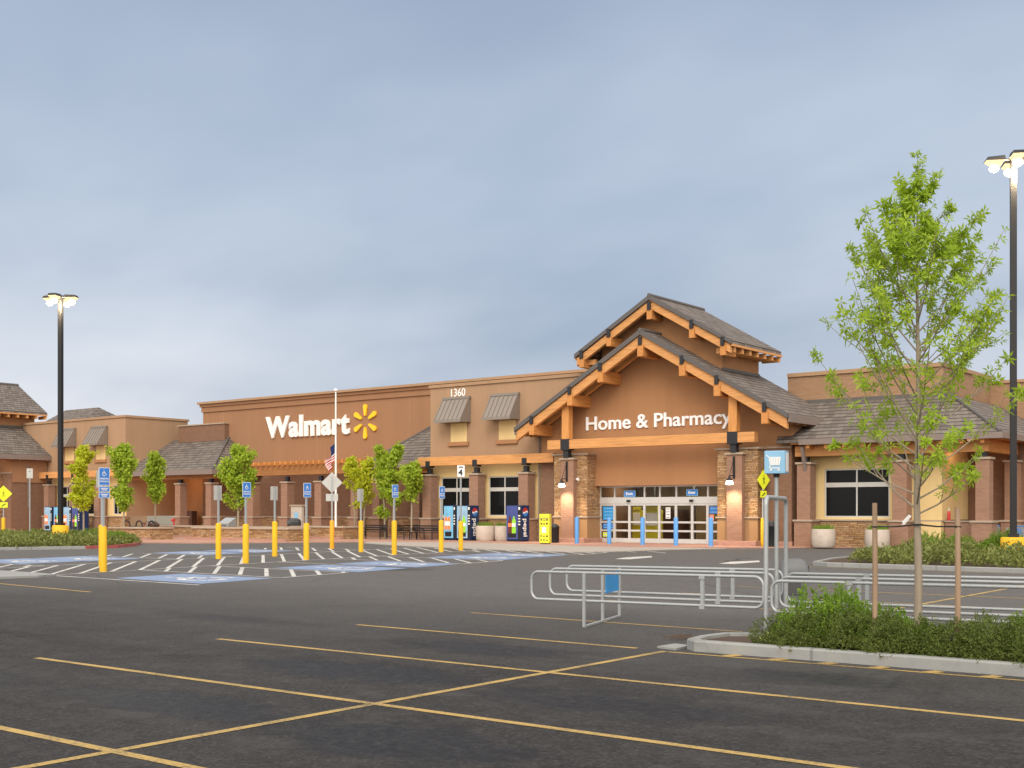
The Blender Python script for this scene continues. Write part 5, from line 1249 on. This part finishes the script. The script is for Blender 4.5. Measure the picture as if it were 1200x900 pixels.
# ------------------------------------------------------------------ shopping carts under the right arcade
def cart():
    o = thing('shopping_cart', 'x', 'shopping cart', (0,0,.06), 0, 'shopping carts parked under the right arcade'); mb = MB()
    for i in range(6):
        z = .5+i*.09; e = .02*i; mb.tube([(-.25-e,-.35-e,z),(.25+e,-.35-e,z),(.25+e,.45,z),(-.25-e,.45,z)], .012, 4, True)
    for i in range(7):
        t = i/6; y = -.35+.8*t
        for s in (-1, 1): mb.tube([(s*.25,y,.5),(s*.35,y,.95)], .010, 4)
        mb.tube([(-.25+.5*t,-.35,.5),(-.35+.7*t,-.45,.95)], .010, 4)
    mb.build('basket', M['galv'], o); fb = MB()
    for s in (-1, 1): fb.tube([(s*.24,-.42,.14),(s*.24,.45,.18),(s*.26,.5,1.0)], .018, 5)
    fb.build('chassis', M['galv'], o); MB().tube([(-.28,.55,1.02),(.28,.55,1.02)], .03, 6).build('handle', M['cyan'], o)
    MB().box(-.24,.24,.40,.44,.62,.92).build('child_seat', M['blue'], o)
    for sx in (-1,1):
        for yy in (-.38,.42): MB().tube([(sx*.24-.015,yy,.07),(sx*.24+.015,yy,.07)], .065, 10).build('wheel', M['black'], o)
    return o
c0 = cart(); ps = [(-17.1,57.2),(-16.45,57.2),(-15.1,56.6),(-14.45,56.6),(-13.8,56.6),(-13.15,56.6)]
lb = ['first shopping cart left of the arcade column','second shopping cart half behind the arcade column','third shopping cart just right of the arcade column','fourth shopping cart behind the right lamp pole','fifth shopping cart right of the right lamp pole','last shopping cart at the right edge of the arcade']
for i, (x, y) in enumerate(ps):
    if i == 0: c0.location = (x,y,.06); c0['label'] = lb[0]
    else: dup(c0, (x,y,.06), 0, None, lb[i])

# ------------------------------------------------------------------ world, sun, camera
SUN_EL, SUN_AZ = 38.0, 150.0                # azimuth measured from +y towards +x
w = bpy.data.worlds.new('World'); scene.world = w; w.use_nodes = True; nt = w.node_tree; nt.nodes.clear()
class WN(NT):
    def __init__(s, t): s.t = t
W_ = WN(nt); outw = nt.nodes.new('ShaderNodeOutputWorld')
sky = W_.n('TexSky', sky_type='NISHITA', sun_disc=False, sun_elevation=R(SUN_EL), sun_rotation=R(SUN_AZ), altitude=50, air_density=1.0, dust_density=2.0, ozone_density=1.0)
bg1 = W_.n('Background', {'Color': sky.outputs[0], 'Strength': .06})
tc = W_.n('TexCoord').outputs['Generated']; sp = W_.n('SeparateXYZ', {0: tc}); zz = W_.math('MAXIMUM', sp.outputs[2], 0.0); k = W_.math('DIVIDE', 1.0, W_.math('ADD', zz, .26))
cv = W_.n('CombineXYZ', {0: W_.math('MULTIPLY', sp.outputs[0], k), 1: W_.math('MULTIPLY', sp.outputs[1], k), 2: 0.0})
mp = W_.n('Mapping', {'Vector': cv, 'Scale': (.62,.95,1), 'Rotation': (0,0,R(38)), 'Location': (5.1,4.4,0)})
n1 = W_.noise(1.0, 4, .48, mp); n2 = W_.noise(3.0, 4, .5, mp); nn = W_.math('ADD', W_.math('MULTIPLY', n1, .78), W_.math('MULTIPLY', n2, .22))
grad = W_.ramp(zz, [(0.0,(.72,.75,.79)),(.07,(.60,.66,.75)),(.14,(.50,.58,.69)),(.24,(.435,.53,.665)),(.40,(.37,.462,.605)),(.55,(.50,.56,.65)),(.75,(.95,.95,.95)),(1.0,(1.15,1.12,1.06))])
cloud = W_.mix(W_.ramp(nn, [(.34,0.0),(.50,.45),(.68,1.0)]), (.70,.745,.81,1), (1.42,1.31,1.22,1)); col = W_.mix(1.0, grad, cloud, 'MULTIPLY')
# brighter overcast behind the photographer, towards the hidden sun
sd = Vector((math.sin(R(SUN_AZ))*math.cos(R(30)), math.cos(R(SUN_AZ))*math.cos(R(30)), math.sin(R(30))))
dt = nt.nodes.new('ShaderNodeVectorMath'); dt.operation = 'DOT_PRODUCT'; nt.links.new(tc, dt.inputs[0]); dt.inputs[1].default_value = sd
gl = W_.math('SMOOTHSTEP', 0, 0) if False else W_.math('POWER', W_.math('MAXIMUM', W_.math('MULTIPLY_ADD', dt.outputs['Value'], .8, .2), 0.0), 1.4)
col = W_.mix(gl, col, (2.30,2.10,1.86,1), 'MIX')
bg2 = W_.n('Background', {'Color': col, 'Strength': 1.0})
ms = W_.n('MixShader', {0: .90, 1: bg1.outputs[0], 2: bg2.outputs[0]}); nt.links.new(ms.outputs[0], outw.inputs[0])
l = bpy.data.lights.new('sun', 'SUN'); l.energy = 1.5; l.angle = R(30); l.color = (1, .94, .86); so = bpy.data.objects.new('sun', l); C.objects.link(so)
sdir = Vector((math.sin(R(SUN_AZ))*math.cos(R(SUN_EL)), math.cos(R(SUN_AZ))*math.cos(R(SUN_EL)), math.sin(R(SUN_EL)))); so.rotation_euler = sdir.to_track_quat('Z', 'Y').to_euler()

cam = bpy.data.cameras.new('camera'); co = bpy.data.objects.new('camera', cam); C.objects.link(co); co.location = (0,0,H); co.rotation_euler = (R(90),0,YAW)
cam.sensor_width = 36; cam.lens = F/1200*36; cam.shift_y = (HZ-450)/1200; cam.clip_end = 3000; cam.clip_start = .1
scene.camera = co
vs = scene.view_settings; vs.view_transform = 'Standard'; vs.look = 'None'; vs.gamma = 1; vs.exposure = .10
scene.cycles.use_denoising = True; scene.cycles.sample_clamp_indirect = 6
scene.cycles.max_bounces = 6; scene.cycles.transparent_max_bounces = 8
